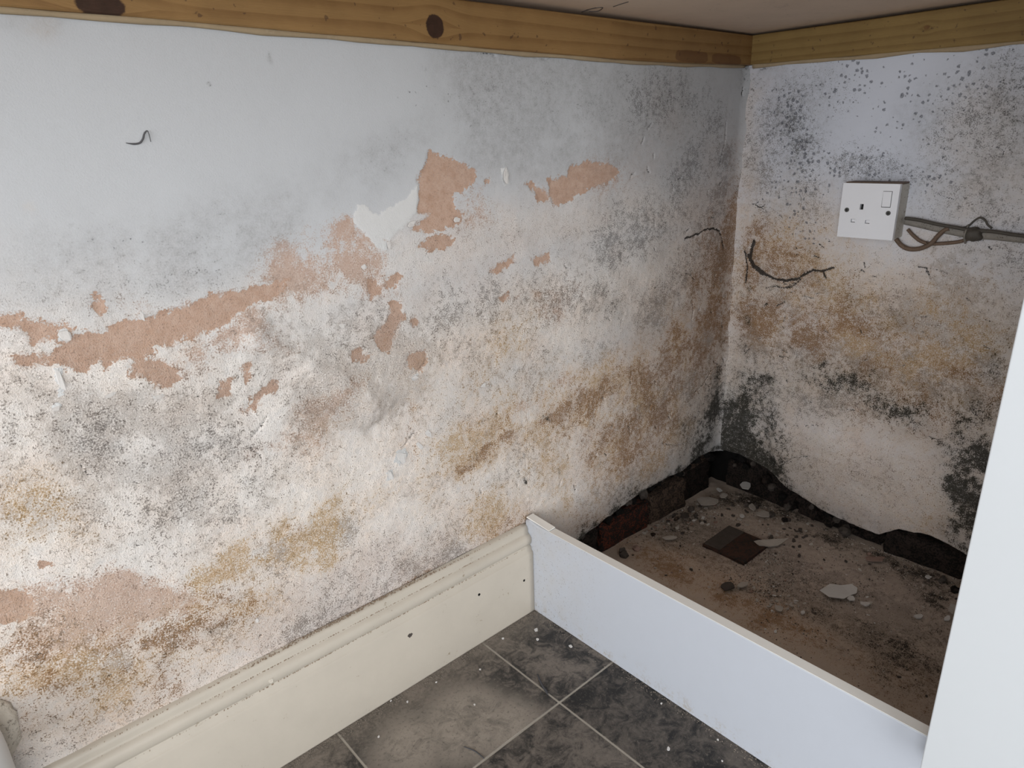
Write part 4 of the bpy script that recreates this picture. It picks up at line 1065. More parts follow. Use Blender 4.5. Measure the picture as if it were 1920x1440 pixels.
(0.0012,[(-0.1295,0.3506),(-0.1354,0.3468),(-0.1371,0.3459)]),
(0.0011,[(-0.1208,0.4064),(-0.1235,0.4090),(-0.1286,0.4117)]),
(0.0016,[(-0.2517,0.4057),(-0.2546,0.4004),(-0.2597,0.3971)]),
(0.0017,[(-0.0572,0.2720),(-0.0613,0.2661),(-0.0627,0.2605)]),
(0.0015,[(-0.0830,0.5921),(-0.0877,0.5907),(-0.0896,0.5869)]),
(0.0016,[(-0.1140,0.3411),(-0.1196,0.3410),(-0.1263,0.3369)]),
(0.0014,[(-0.2579,0.3090),(-0.2595,0.3113),(-0.2621,0.3103)]),
(0.0019,[(-0.2429,0.5206),(-0.2450,0.5146),(-0.2487,0.5119)]),
(0.0013,[(-0.2478,0.6166),(-0.2488,0.6167),(-0.2511,0.6169)]),
(0.0010,[(-0.0613,0.3525),(-0.0669,0.3539),(-0.0720,0.3567)]),
(0.0013,[(-0.1287,0.5653),(-0.1319,0.5667),(-0.1332,0.5667)]),
(0.0019,[(-0.1082,0.3837),(-0.1126,0.3857),(-0.1135,0.3842)]),
(0.0015,[(-0.1672,0.4585),(-0.1701,0.4577),(-0.1737,0.4590)]),
(0.0016,[(-0.1572,0.5254),(-0.1622,0.5236),(-0.1659,0.5221)]),
(0.0020,[(-0.1628,0.5460),(-0.1686,0.5419),(-0.1727,0.5393)]),
(0.0015,[(-0.1408,0.4910),(-0.1433,0.4924),(-0.1474,0.4916)]),
(0.0019,[(-0.1028,0.4724),(-0.1067,0.4687),(-0.1119,0.4681)]),
(0.0021,[(-0.1323,0.2833),(-0.1305,0.2820),(-0.1331,0.2774)]),
(0.0023,[(-0.0369,0.3414),(-0.0381,0.3383),(-0.0422,0.3335)]),
(0.0010,[(-0.1228,0.5244),(-0.1252,0.5229),(-0.1307,0.5239)]),
(0.0016,[(-0.0272,0.6097),(-0.0337,0.6104),(-0.0406,0.6129)]),
(0.0015,[(-0.2588,0.5007),(-0.2615,0.4995),(-0.2649,0.5002)]),
(0.0010,[(-0.1777,0.2503),(-0.1826,0.2513),(-0.1857,0.2509)]),
(0.0018,[(-0.1200,0.5361),(-0.1221,0.5350),(-0.1243,0.5359)]),
(0.0019,[(-0.2382,0.5077),(-0.2437,0.5066),(-0.2466,0.5046)]),
(0.0020,[(-0.0757,0.2307),(-0.0801,0.2259),(-0.0826,0.2201)]),
(0.0012,[(-0.2498,0.4129),(-0.2554,0.4143),(-0.2583,0.4136)]),
(0.0022,[(-0.0550,0.2451),(-0.0592,0.2461),(-0.0662,0.2476)]),
(0.0020,[(-0.1208,0.4533),(-0.1259,0.4560),(-0.1285,0.4554)]),
(0.0015,[(-0.0412,0.3228),(-0.0448,0.3285),(-0.0508,0.3316)]),
(0.0020,[(-0.1106,0.3293),(-0.1162,0.3267),(-0.1200,0.3278)]),
(0.0019,[(-0.2506,0.2558),(-0.2565,0.2553),(-0.2620,0.2567)]),
(0.0011,[(-0.2628,0.3509),(-0.2661,0.3524),(-0.2710,0.3552)]),
(0.0018,[(-0.1796,0.5540),(-0.1796,0.5539),(-0.1815,0.5506)]),
(0.0011,[(-0.2064,0.5637),(-0.2126,0.5643),(-0.2163,0.5653)]),
(0.0010,[(-0.0296,0.5869),(-0.0329,0.5856),(-0.0383,0.5868)]),
(0.0011,[(-0.1720,0.5541),(-0.1725,0.5540),(-0.1751,0.5562)]),
(0.0014,[(-0.0335,0.4158),(-0.0382,0.4162),(-0.0407,0.4197)]),
(0.0010,[(-0.3716,0.5856),(-0.3728,0.5848),(-0.3760,0.5864)]),
(0.0008,[(-0.4283,0.3224),(-0.4309,0.3224),(-0.4337,0.3218)]),
(0.0013,[(-0.4376,0.4129),(-0.4426,0.4104),(-0.4454,0.4090)]),
(0.0011,[(-0.4006,0.4820),(-0.4034,0.4816),(-0.4086,0.4794)]),
(0.0009,[(-0.4332,0.4522),(-0.4370,0.4522),(-0.4413,0.4528)]),
(0.0014,[(-0.3808,0.5347),(-0.3831,0.5362),(-0.3834,0.5360)]),
(0.0012,[(-0.4035,0.5749),(-0.4085,0.5714),(-0.4106,0.5706)]),
(0.0008,[(-0.3515,0.4322),(-0.3564,0.4331),(-0.3590,0.4339)]),
(0.0010,[(-0.3108,0.5948),(-0.3127,0.5949),(-0.3171,0.5953)]),
(0.0008,[(-0.4415,0.3665),(-0.4430,0.3643),(-0.4454,0.3652)]),
(0.0010,[(-0.3562,0.4123),(-0.3581,0.4123),(-0.3597,0.4150)]),
(0.0008,[(-0.3881,0.5627),(-0.3931,0.5612),(-0.3968,0.5585)]),
(0.0009,[(-0.3278,0.3562),(-0.3310,0.3578),(-0.3345,0.3566)]),
(0.0014,[(-0.3451,0.4424),(-0.3506,0.4437),(-0.3533,0.4460)]),
(0.0013,[(-0.4210,0.4651),(-0.4223,0.4639),(-0.4255,0.4640)]),
(0.0012,[(-0.4632,0.3157),(-0.4627,0.3194),(-0.4647,0.3229)]),
(0.0011,[(-0.3934,0.4147),(-0.3953,0.4155),(-0.3975,0.4141)]),
(0.0010,[(-0.2992,0.5081),(-0.3030,0.5081),(-0.3069,0.5093)]),
(0.0008,[(-0.3233,0.4680),(-0.3259,0.4661),(-0.3313,0.4658)]),
(0.0013,[(-0.4182,0.5649),(-0.4209,0.5611),(-0.4247,0.5592)]),
(0.0010,[(-0.2752,0.6031),(-0.2791,0.6023),(-0.2836,0.6007)]),
(0.0013,[(-0.3489,0.4194),(-0.3533,0.4174),(-0.3543,0.4166)]),
(0.0013,[(-0.4388,0.4817),(-0.4416,0.4817),(-0.4433,0.4790)]),
(0.0008,[(-0.3095,0.3941),(-0.3138,0.3928),(-0.3167,0.3937)]),
(0.0010,[(-0.3888,0.5321),(-0.3937,0.5342),(-0.3964,0.5328)]),
(0.0071,[(-0.0286,0.5143),(-0.0416,0.4952),(-0.0557,0.4865)]),
(0.0031,[(-0.0212,0.5217),(-0.0284,0.4917),(-0.0289,0.4606)]),
(0.0025,[(-0.1364,0.4799),(-0.1228,0.4644),(-0.1057,0.4591)])],
[])
SLAB = [
('O',0.50,0.0656,[(-0.3133,-0.0959),(-0.3067,-0.2516),(-0.3070,-0.4252),(-0.3377,-0.5230)]),
('O',0.40,0.0520,[(-0.3063,-0.0044),(-0.2926,-0.0927)]),
('G',0.50,0.0766,[(-0.1887,-0.0681),(-0.0974,-0.1857),(-0.1047,-0.3017),(-0.0771,-0.4161)]),
('M',0.60,0.0850,[(-0.1470,-0.2125),(-0.1229,-0.3286),(-0.1073,-0.4270)]),
('D',0.51,0.0154,[(-0.2810,-0.2265),(-0.2564,-0.2811),(-0.2454,-0.3307),(-0.2295,-0.3922),(-0.2398,-0.4745),(-0.2641,-0.5116)]),
('D',0.42,0.0169,[(-0.2648,-0.3488),(-0.2666,-0.4080),(-0.2675,-0.4398),(-0.2799,-0.4817)]),
('D',0.38,0.0379,[(-0.0761,-0.2069),(-0.0337,-0.2491),(-0.0275,-0.3063),(-0.0454,-0.4048),(-0.0207,-0.4714)]),
('D',0.51,0.0372,[(-0.2252,-0.0317),(-0.0857,-0.0245),(0.0010,-0.0469),(0.0021,-0.1436)]),
('D',0.30,0.0260,[(-0.3182,-0.3987),(-0.3179,-0.4598),(-0.3281,-0.4923)]),
('D',0.42,0.0220,[(-0.0704,-0.4630),(-0.1929,-0.4878)]),
('D',0.80,0.0055,[(-0.2962,-0.1969),(-0.2873,-0.2141)]),
('S',0.45,0.1431,[(-0.2252,-0.0317),(-0.2117,-0.1962),(-0.2001,-0.3361),(-0.2745,-0.4869)]),
('T',0.50,0.1068,[(-0.1551,-0.0454),(-0.1628,-0.2210),(-0.2100,-0.3839),(-0.2966,-0.5088)]),
('E',0.40,0.0649,[(-0.0694,-0.1594),(-0.2596,-0.1718),(-0.2506,-0.1100)]),
('Y',0.30,0.0662,[(-0.3133,-0.0959),(-0.3363,-0.3148),(-0.3438,-0.4772)]),
('D',0.51,0.0458,[(0.0016,-0.0964),(-0.0113,-0.2173),(-0.0350,-0.3473),(-0.0366,-0.4763)]),
('T',0.60,0.0730,[(-0.1887,-0.0681),(-0.1749,-0.2774),(-0.2018,-0.4454)]),
('O',0.40,0.0465,[(-0.3338,-0.0757),(-0.3256,-0.2133),(-0.3299,-0.3549)]),
('D',0.34,0.0625,[(-0.1263,-0.4656),(-0.2966,-0.5088)])]
EDGE_L = [(-0.5600,0.0561),(-0.5037,0.0661),(-0.4437,0.0709),(-0.3873,0.0814),(-0.3505,0.0894),(-0.3046,0.0956),(-0.2730,0.1003),(-0.2232,0.0987),(-0.1889,0.1000),(-0.1437,0.0930),(-0.1162,0.0952),(-0.0790,0.1029),(-0.0396,0.1018),(0.0061,0.0939)]
EDGE_R = [(-0.7500,0.0575),(-0.4912,0.0575),(-0.4738,0.0545),(-0.4468,0.0630),(-0.4211,0.0694),(-0.3960,0.0669),(-0.3701,0.0644),(-0.3378,0.0359),(-0.2996,0.0364),(-0.2595,0.0391),(-0.2279,0.0448),(-0.1947,0.0552),(-0.1605,0.0660),(-0.1243,0.0864),(-0.0885,0.0932),(-0.0391,0.0987),(-0.0036,0.0971)]
SCRATCH = [[(-0.4352,0.0023),(-0.4413,-0.0169),(-0.4407,-0.0306),(-0.4344,-0.0344),(-0.4211,-0.0153),(-0.4291,-0.0059)],[(-0.4277,-0.0472),(-0.4332,-0.0652),(-0.4368,-0.0796)],[(-0.4415,-0.0123),(-0.4426,-0.0295)]]
CABLES = [
('cable',[(-0.0060,-0.3000,0.5947),(-0.0060,-0.3224,0.5910),(-0.0060,-0.3458,0.5868),(-0.0060,-0.3721,0.5829),(-0.0060,-0.3954,0.5798),(-0.0060,-0.4215,0.5801),(-0.0060,-0.4482,0.5791),(-0.0060,-0.4865,0.5775)],0.0060,'c','grimy grey flat cable running right from the socket along the wall',0.55,(1, 0, 0)),
('cable',[(-0.0100,-0.3007,0.5992),(-0.0100,-0.3228,0.5972),(-0.0100,-0.3499,0.5923),(-0.0100,-0.3759,0.5892),(-0.0100,-0.3954,0.5865),(-0.0100,-0.4214,0.5868),(-0.0100,-0.4483,0.5841),(-0.0100,-0.4866,0.5817)],0.0026,'d','dark upper cable lying on the flat grey cable',1.0,None),
('cable',[(-0.0050,-0.3055,0.5816),(-0.0050,-0.3146,0.5730),(-0.0050,-0.3268,0.5648),(-0.0050,-0.3418,0.5618),(-0.0050,-0.3638,0.5644),(-0.0050,-0.3814,0.5683),(-0.0050,-0.3959,0.5750)],0.0027,'b','thin brown cable looping just below the grey cable',1.0,None),
('cable',[(-0.0075,-0.2912,0.5656),(-0.0075,-0.3006,0.5562),(-0.0075,-0.3133,0.5513),(-0.0075,-0.3286,0.5535),(-0.0075,-0.3426,0.5622),(-0.0075,-0.3505,0.5743),(-0.0075,-0.3579,0.5837),(-0.0075,-0.3646,0.5874)],0.0035,'b','brown cable hanging lowest under the socket in a loop',1.0,None),
('cable',[(-0.0040,-0.3779,0.5879),(-0.0040,-0.3879,0.5917),(-0.0040,-0.3955,0.6008),(-0.0040,-0.4017,0.6050),(-0.0040,-0.4085,0.6015),(-0.0040,-0.4130,0.5949),(-0.0040,-0.4192,0.5906)],0.0014,'d','short dark wire kinked upwards beside the clip',1.0,None)]
CLIP = (-0.0080,-0.3980,0.5802)
BIG_FLAKES = [
(0.0151,-0.0582,0.0220,0.0259,1.40,0.60,'w','bright white oval plaster flake lying in the black corner'),
(-0.0837,-0.0313,0.0120,0.0384,1.20,-0.60,'c','large squarish pinkish plaster slab near the corner'),
(-0.0364,-0.0384,0.0100,0.0183,1.30,0.30,'c','small pale flake right beside the squarish plaster slab'),
(-0.0194,-0.0187,0.0100,0.0117,1.20,1.30,'w','tiny white flake between the squarish slab and the corner'),
(-0.0311,-0.1036,0.0060,0.0155,1.90,0.90,'c','narrow pale flake behind the dark red tile'),
(-0.0385,-0.1325,0.0060,0.0261,1.30,-0.50,'c','pointed star shaped pale flake behind the dark red tile'),
(-0.0766,-0.1062,0.0060,0.0098,1.50,0.20,'w','little white flake just above the dark red tile'),
(-0.1784,-0.3487,0.0060,0.0396,1.90,-0.62,'w','longest white plaster flake in the middle of the slab'),
(-0.1856,-0.3694,0.0060,0.0124,1.20,0.20,'w','white flake touching the front tip of the longest flake'),
(-0.1836,-0.3906,0.0060,0.0122,1.50,-1.00,'w','upright white flake just right of the longest flake'),
(-0.1748,-0.3954,0.0060,0.0079,1.20,0.00,'c','tiny flake at the right end of the flake group'),
(-0.1019,-0.4963,0.0080,0.0291,1.20,0.50,'c','grey triangular flake half hidden behind the white door'),
(-0.1531,-0.4593,0.0040,0.0102,1.80,-0.30,'w','slim white flake left of the triangular flake'),
(-0.1269,-0.4919,0.0040,0.0093,1.60,-0.20,'w','slim white flake nearest the white door'),
(-0.2923,-0.2997,0.0050,0.0157,1.30,0.80,'c','cream flake nearest the plinth in the rubble streak'),
(-0.2694,-0.3088,0.0050,0.0079,1.10,0.50,'c','small cream flake right of the one nearest the plinth'),
(-0.2725,-0.3302,0.0040,0.0069,1.40,0.20,'w','lone white chip between rubble streak and longest flake'),
(-0.2762,-0.2263,0.0050,0.0147,2.00,-0.20,'c','pale sliver beside the dark lump in front of the red tile'),
(-0.2987,-0.2124,0.0060,0.0220,1.60,-0.10,'d','flat dark lump in front of the dark red tile'),
(-0.2479,-0.0540,0.0080,0.0155,1.90,-0.60,'c','pale sliver near the red brick'),
(-0.0446,-0.3503,0.0060,0.0193,2.20,-0.60,'p','pinkish sliver lying along the foot of the right wall'),
(-0.0328,-0.4336,0.0050,0.0083,1.50,-0.40,'w','white flake at the foot of the right wall near the door'),
(-0.1616,-0.0277,0.0100,0.0196,1.20,0.40,'d','dark chunk between the red brick and the plaster slab'),
(-0.1270,-0.1959,0.0050,0.0262,3.00,-0.55,'c','long pale splinter off the right corner of the red tile')]
CHIP_CLUSTERS = [
(-0.1626,-0.0379,0.035,0.035,34,'cccpdw',0.35,1.10),
(-0.1059,-0.0504,0.030,0.030,24,'cpdwd',0.35,1.00),
(-0.0282,-0.1132,0.035,0.030,24,'ccdd',0.30,1.00),
(-0.1848,-0.2227,0.028,0.030,40,'ccw',0.25,0.60),
(-0.2554,-0.2516,0.030,0.030,30,'ccwp',0.30,0.70),
(-0.2635,-0.3035,0.040,0.015,20,'ccw',0.40,0.90),
(-0.0549,-0.2791,0.050,0.050,22,'cddp',0.25,0.80),
(-0.2159,0.0009,0.030,0.030,20,'cddp',0.40,1.10),
(-0.1708,-0.3845,0.030,0.030,10,'cw',0.30,0.70),
(-0.2504,-0.4484,0.080,0.080,18,'ddcp',0.20,0.60),
(-0.0585,-0.1978,0.040,0.030,24,'ddcd',0.40,1.20),
(-0.2995,-0.0859,0.040,0.040,14,'pcd',0.30,0.70)]
GRIT_C = [(-0.1377,-0.0336,0.050),(-0.1923,-0.2268,0.035),(-0.2486,-0.2479,0.035),(-0.2570,-0.3002,0.045),(-0.0719,-0.2868,0.080),(-0.2252,-0.0317,0.050),(-0.2440,-0.4382,0.100),(-0.1967,-0.3783,0.090),(-0.0282,-0.1132,0.050),(-0.0454,-0.4048,0.060)]
TILE_CHIPS = [(-0.6048,-0.0574,0.0076,1.0),(-0.6185,-0.0752,0.0050,1.2),(-0.6557,-0.0357,0.0042,1.0),(-0.8371,-0.0402,0.0037,1.0),(-0.7722,-0.1092,0.0030,1.0),(-0.7860,-0.0380,0.0031,1.0),(-0.5928,-0.1217,0.0057,1.6),(-0.8981,-0.0638,0.0035,1.0),(-0.8529,-0.0224,0.0030,1.0),(-0.6398,-0.3364,0.0041,2.0),(-0.5854,-0.2855,0.0029,1.0),(-0.5825,-0.3717,0.0027,1.0),(-0.6067,-0.3931,0.0026,1.0),(-0.7241,-0.0623,0.0032,1.0),(-0.6936,0.0148,0.0034,1.0)]
TWIG = [(-0.6700,-0.1287,0.0015),(-0.6758,-0.1391,0.0015),(-0.6810,-0.1511,0.0015),(-0.6841,-0.1607,0.0015),(-0.6867,-0.1665,0.0015)]
TWIG2 = [(-0.8264,-0.1544,0.0010),(-0.8205,-0.1690,0.0010),(-0.8188,-0.1862,0.0010)]
FIBRE = [(-1.0381,-0.0022,0.7437),(-1.0321,-0.0022,0.7426),(-1.0267,-0.0022,0.7434),(-1.0233,-0.0022,0.7469),(-1.0211,-0.0022,0.7514),(-1.0180,-0.0022,0.7532),(-1.0171,-0.0022,0.7441)]
WALL_FLAKES = [(-1.1322,0.5433,0.0068,0.0223,0.15,0.0080),
(-1.1198,0.5828,0.0115,0.0115,0.30,0.0060),
(-0.5882,0.6910,0.0099,0.0241,-0.20,0.0060),
(-0.7768,0.6220,0.0064,0.0140,-0.30,0.0060),
(-1.0552,0.5884,0.0046,0.0092,0.10,0.0050),
(-1.1409,0.5188,0.0087,0.0039,0.10,0.0040),
(-1.0561,0.5065,0.0117,0.0042,0.10,0.0050),
(-0.7550,0.4506,0.0110,0.0055,0.10,0.0050),
(-0.7860,0.3478,0.0140,0.0183,0.30,0.0050),
(-0.8061,0.3286,0.0084,0.0153,0.10,0.0050),
(-0.7431,0.3679,0.0100,0.0129,0.40,0.0040),
(-0.6730,0.6421,0.0109,0.0082,0.20,0.0040),
(-0.7420,0.6435,0.0142,0.0065,0.40,0.0030),
(-0.6428,0.4102,0.0106,0.0060,0.20,0.0030),
(-0.7574,0.3545,0.0064,0.0157,0.60,0.0040),
(-1.0037,0.2098,0.0044,0.0038,0.00,0.0040),
(-1.0970,0.5193,0.0122,0.0035,0.20,0.0040),
(-0.8132,0.6017,0.0087,0.0056,0.20,0.0030),
(-0.8491,0.5382,0.0112,0.0062,0.10,0.0040),
(-0.9120,0.5567,0.0082,0.0053,0.10,0.0030)]

STEP = 0.0019

# ------------------------------------------------------------------ materials
M_WALL_L = stained_material('mouldy_wall_left', 'Y', (0.55, 0.567, 0.588), (0.95, 0.885, 0.825), (0.58, 0.42, 0.335), (0.45, 0.285, 0.20), (0.27, 0.265, 0.265), (0.10, 0.10, 0.11), (0.022, 0.022, 0.018))
M_WALL_R = stained_material('mouldy_wall_right', 'X', (0.66, 0.69, 0.765), (0.84, 0.765, 0.685), (0.46, 0.27, 0.19), (0.36, 0.20, 0.135), (0.21, 0.215, 0.22), (0.075, 0.08, 0.10), (0.020, 0.020, 0.015))
M_SLAB = stained_material('dirty_concrete', 'Z', (0.52, 0.43, 0.36), (0.52, 0.43, 0.36), (0.36, 0.26, 0.21), (0.26, 0.18, 0.14), (0.20, 0.17, 0.15), (0.03, 0.03, 0.03), (0.018, 0.015, 0.012), bump=0.9)
M_PLAIN = plain('plain_paint', (0.70, 0.70, 0.69), 0.8, 0.2, 0.06, 6)
M_CEIL = plain('ceiling_paint', (0.78, 0.78, 0.77), 0.9, 0.1, 0.04, 5)
M_SKIRT = plain('skirting_paint', (0.55, 0.50, 0.425), 0.42, 0.4, 0.18, 25, 0.12, dirt=(0.32, 0.26, 0.19), dirt_amt=0.27)
M_WHITE = plain('white_laminate', (0.575, 0.60, 0.62), 0.38, 0.45, 0.03, 6)


def plinth_material():
    """white laminate, fly-specked near the wall and scuffed along the bottom edge"""
    t = NT('plinth_laminate', 0.40, 0.45)
    s = t.n('ShaderNodeSeparateXYZ'); t.l(t.pos(), s.inputs[0])
    near = t.step(s.outputs[1], -0.22, -0.02)
    low = t.step(s.outputs[2], 0.035, 0.0)
    n1 = t.noise(330, 4, 0.7); n2 = t.noise(40, 4, 0.65, off=2.0)
    col = t.mix(t.math('MULTIPLY', n2, 0.06), (0.50, 0.53, 0.585), (0.36, 0.37, 0.40))
    col = t.mix(t.math('MULTIPLY', t.math('MULTIPLY', near, n2), 0.35), col, (0.50, 0.46, 0.40))
    col = t.mix(t.math('MULTIPLY', t.math('MULTIPLY', t.step(n1, 0.70, 0.86), near), 0.75), col, (0.16, 0.14, 0.12))
    sc = t.math('MULTIPLY', low, t.step(t.math('MULTIPLY_ADD', n1, 0.4, t.math('MULTIPLY', n2, 0.6)), 0.50, 0.75))
    col = t.mix(t.math('MULTIPLY', sc, 0.6), col, (0.34, 0.28, 0.20))
    return t.done(col)


M_PLINTH = plinth_material()
M_EDGE = plain('lightened_edge_banding', (0.86, 0.84, 0.80), 0.5, 0.3, 0.12, 30, 0.0, dirt=(0.50, 0.44, 0.36), dirt_amt=0.2)  # cream tone raised to stand in for light missing on the plinth top
M_PLASTIC = plain('socket_plastic', (0.82, 0.83, 0.86), 0.35, 0.5, 0.04, 60)
M_PLASTIC_DIRTY = plain('socket_plastic_dirty', (0.56, 0.53, 0.47), 0.5, 0.4, 0.3, 60, 0.0, dirt=(0.17, 0.11, 0.06), dirt_amt=0.4)
M_BLACK = plain('black_void', (0.008, 0.008, 0.008), 0.6, 0.2)
M_SCREW = plain('screw_metal', (0.10, 0.10, 0.095), 0.35, 0.6, 0.4, 900)
M_SCREW.node_tree.nodes['Principled BSDF'].inputs['Metallic'].default_value = 0.7
M_CABLE = plain('grimy_cable', (0.26, 0.24, 0.21), 0.6, 0.3, 0.5, 90, 0.3, dirt=(0.07, 0.055, 0.04), dirt_amt=0.4)
M_CABLE_BR = plain('brown_cable', (0.17, 0.115, 0.08), 0.6, 0.3, 0.5, 90, 0.3, dirt=(0.05, 0.035, 0.025), dirt_amt=0.4)
M_CABLE_DK = plain('dark_cable', (0.085, 0.075, 0.062), 0.6, 0.3, 0.5, 90, 0.3)
M_WORKTOP = plain('chipboard_underside', (0.70, 0.56, 0.44), 0.75, 0.2, 0.2, 20, 0.2, dirt=(0.58, 0.46, 0.36), dirt_amt=0.35)
M_WT_TOP = plain('worktop_laminate', (0.28, 0.26, 0.24), 0.4, 0.4, 0.3, 60)
M_BAT_L = wood_material('pine_batten_left', 'X', (0.33, 0.195, 0.075), (0.17, 0.085, 0.028), [(-0.695, 0.8600, 0.0125, 0.0125), (-1.0374, 0.852, 0.019, 0.010)], 0.0, stains=[(-0.1899, 0.8528, 0.0435, 0.0087), (-0.0888, 0.8527, 0.0435, 0.0082)])
M_BAT_R = wood_material('pine_batten_right', 'Y', (0.29, 0.190, 0.065), (0.16, 0.090, 0.026), [(-0.29, 0.872, 0.004, 0.003)], 3.7, (0.12, 0.06, 0.02))
M_GROUT = plain('tile_grout', (0.42, 0.385, 0.335), 0.9, 0.1, 0.3, 60)
M_RED_BRICK = plain('red_brick', (0.16, 0.048, 0.030), 0.9, 0.1, 0.6, 60, 0.8, dirt=(0.028, 0.024, 0.022), dirt_amt=0.60, bdist=0.002)
M_BROWN_BRICK = plain('brown_brick', (0.135, 0.095, 0.072), 0.9, 0.1, 0.6, 60, 0.8, dirt=(0.035, 0.027, 0.022), dirt_amt=0.55, bdist=0.002)
M_DARK_BRICK = plain('damp_black_brick', (0.045, 0.033, 0.028), 0.9, 0.15, 0.7, 60, 0.9, dirt=(0.012, 0.011, 0.010), dirt_amt=0.55, bdist=0.002)
M_MORTAR = plain('damp_black_mortar', (0.018, 0.017, 0.016), 0.95, 0.1, 0.7, 90, 0.9, bdist=0.002)
M_CHIP = plain('plaster_chip', (0.50, 0.455, 0.41), 0.9, 0.1, 0.3, 90, 0.4, dirt=(0.16, 0.13, 0.11), dirt_amt=0.30)
M_CHIP_W = plain('white_paint_chip', (0.66, 0.64, 0.62), 0.8, 0.15, 0.15, 90, 0.3)
M_CHIP_D = plain('dark_rubble', (0.10, 0.085, 0.075), 0.95, 0.1, 0.6, 90, 0.6)
M_CHIP_P = plain('pink_plaster_chip', (0.36, 0.25, 0.21), 0.9, 0.1, 0.4, 90, 0.5, dirt=(0.10, 0.07, 0.06), dirt_amt=0.35)
M_QUARRY = plain('quarry_tile', (0.075, 0.040, 0.030), 0.8, 0.2, 0.7, 50, 0.5, dirt=(0.03, 0.028, 0.025), dirt_amt=0.5)
M_PIPE = plain('white_painted_pipe', (0.72, 0.72, 0.71), 0.4, 0.4, 0.15, 14, 0.0, dirt=(0.42, 0.40, 0.36), dirt_amt=0.2)
M_PUTTY = plain('smeared_filler', (0.72, 0.66, 0.57), 0.9, 0.1, 0.4, 45, 0.6, dirt=(0.33, 0.29, 0.24), dirt_amt=0.4, bdist=0.0015)
M_LIT_STRIP = plain('lit_underside_strip', (0.40, 0.31, 0.20), 0.9, 0.1, 0.45, 35, 0.4, dirt=(0.38, 0.30, 0.20), dirt_amt=0.4)  # tan of the batten undersides with light from the floor put in
M_DUST = plain('brown_dust', (0.34, 0.26, 0.19), 0.95, 0.05, 0.4, 60)
M_FDUST = plain('grey_floor_dust', (0.25, 0.215, 0.18), 0.95, 0.05, 0.5, 200)
M_FIBRE_G = plain('grey_fibre', (0.11, 0.11, 0.115), 0.8, 0.1)
M_FIBRE = plain('dark_fibre', (0.07, 0.07, 0.075), 0.8, 0.1)


def tile_material(name, tone, cloud):
    t = NT(name, 0.50, 0.35)
    gp = t.n('ShaderNodeNewGeometry').outputs['Position']
    t._pos = gp
    n1 = t.noise(9, 6, 0.62, dist=0.4)
    n2 = t.noise(42, 6, 0.78, off=3.0, dist=0.8)
    n3 = t.noise(210, 4, 0.75, off=6.0)
    # the printed slate has one pale cloud on the tile in the middle
    acc = None
    for (x, y, r) in ((-0.80, -0.125, 0.062), (-0.765, -0.165, 0.042), (-0.87, -0.10, 0.045)):
        d = t.n('ShaderNodeVectorMath', operation='DISTANCE')
        t.l(gp, d.inputs[0]); d.inputs[1].default_value = (x, y, 0)
        m = t.step(t.math('ADD', d.outputs['Value'], t.math('MULTIPLY', t.math('SUBTRACT', n2, 0.5), 0.07)), r + 0.03, r - 0.02)
        acc = m if acc is None else t.math('MAXIMUM', acc, m)
    v = t.math('ADD', t.math('MULTIPLY', n1, 0.45), t.math('MULTIPLY', n2, 0.55))
    col = t.mix(t.step(v, 0.33, 0.68), tuple(c * tone for c in (0.028, 0.0265, 0.025)), tuple(c * tone for c in (0.185, 0.158, 0.135)))
    col = t.mix(t.math('MULTIPLY', t.math('MULTIPLY', acc, cloud), t.math('MULTIPLY_ADD', n2, 0.6, 0.35), clamp=True), col, (0.36, 0.315, 0.265))
    col = t.mix(t.math('MULTIPLY', t.step(n3, 0.55, 0.95), 0.45), col, (0.23, 0.20, 0.175))
    col = t.mix(t.math('MULTIPLY', t.step(n3, 0.45, 0.1), 0.5), col, (0.02, 0.02, 0.02))
    # grey dust trodden in along the skirting
    s = t.n('ShaderNodeSeparateXYZ'); t.l(gp, s.inputs[0])
    e = t.math('ADD', s.outputs[1], t.math('MULTIPLY', n2, 0.03))
    dust = t.math('MULTIPLY', t.step(e, -0.075, -0.015), t.math('MULTIPLY_ADD', n3, 0.8, 0.25), clamp=True)
    col = t.mix(t.math('MULTIPLY', dust, 0.7), col, (0.24, 0.205, 0.17))
    return t.done(col, t.bump(n2, 0.25, 0.001), t.math('MULTIPLY_ADD', n3, 0.25, 0.42))


M_TILES = [tile_material('slate_vinyl_mid', 0.95, 0.0), tile_material('slate_vinyl_dark', 0.55, 0.0), tile_material('slate_vinyl_clouded', 1.0, 1.0), tile_material('slate_vinyl_brown', 0.80, 0.0)]

# ------------------------------------------------------------------ the walls
ZT_L = [(-1.5, 0.8447), (-1.1085, 0.8447), (-0.9923, 0.8448), (-0.8397, 0.8430), (-0.7076, 0.8425), (-0.6293, 0.8412), (-0.4387, 0.8408), (-0.3212, 0.8400), (-0.15, 0.8432), (-0.0407, 0.8464), (0.02, 0.8475)]
ZT_R = [(-1.3, 0.835), (-0.4149, 0.8396), (-0.2207, 0.8431), (-0.0166, 0.8478), (0.02, 0.8480)]


def prof(tab, u):
    return np.interp(u, [a for a, b in tab], [b for a, b in tab])


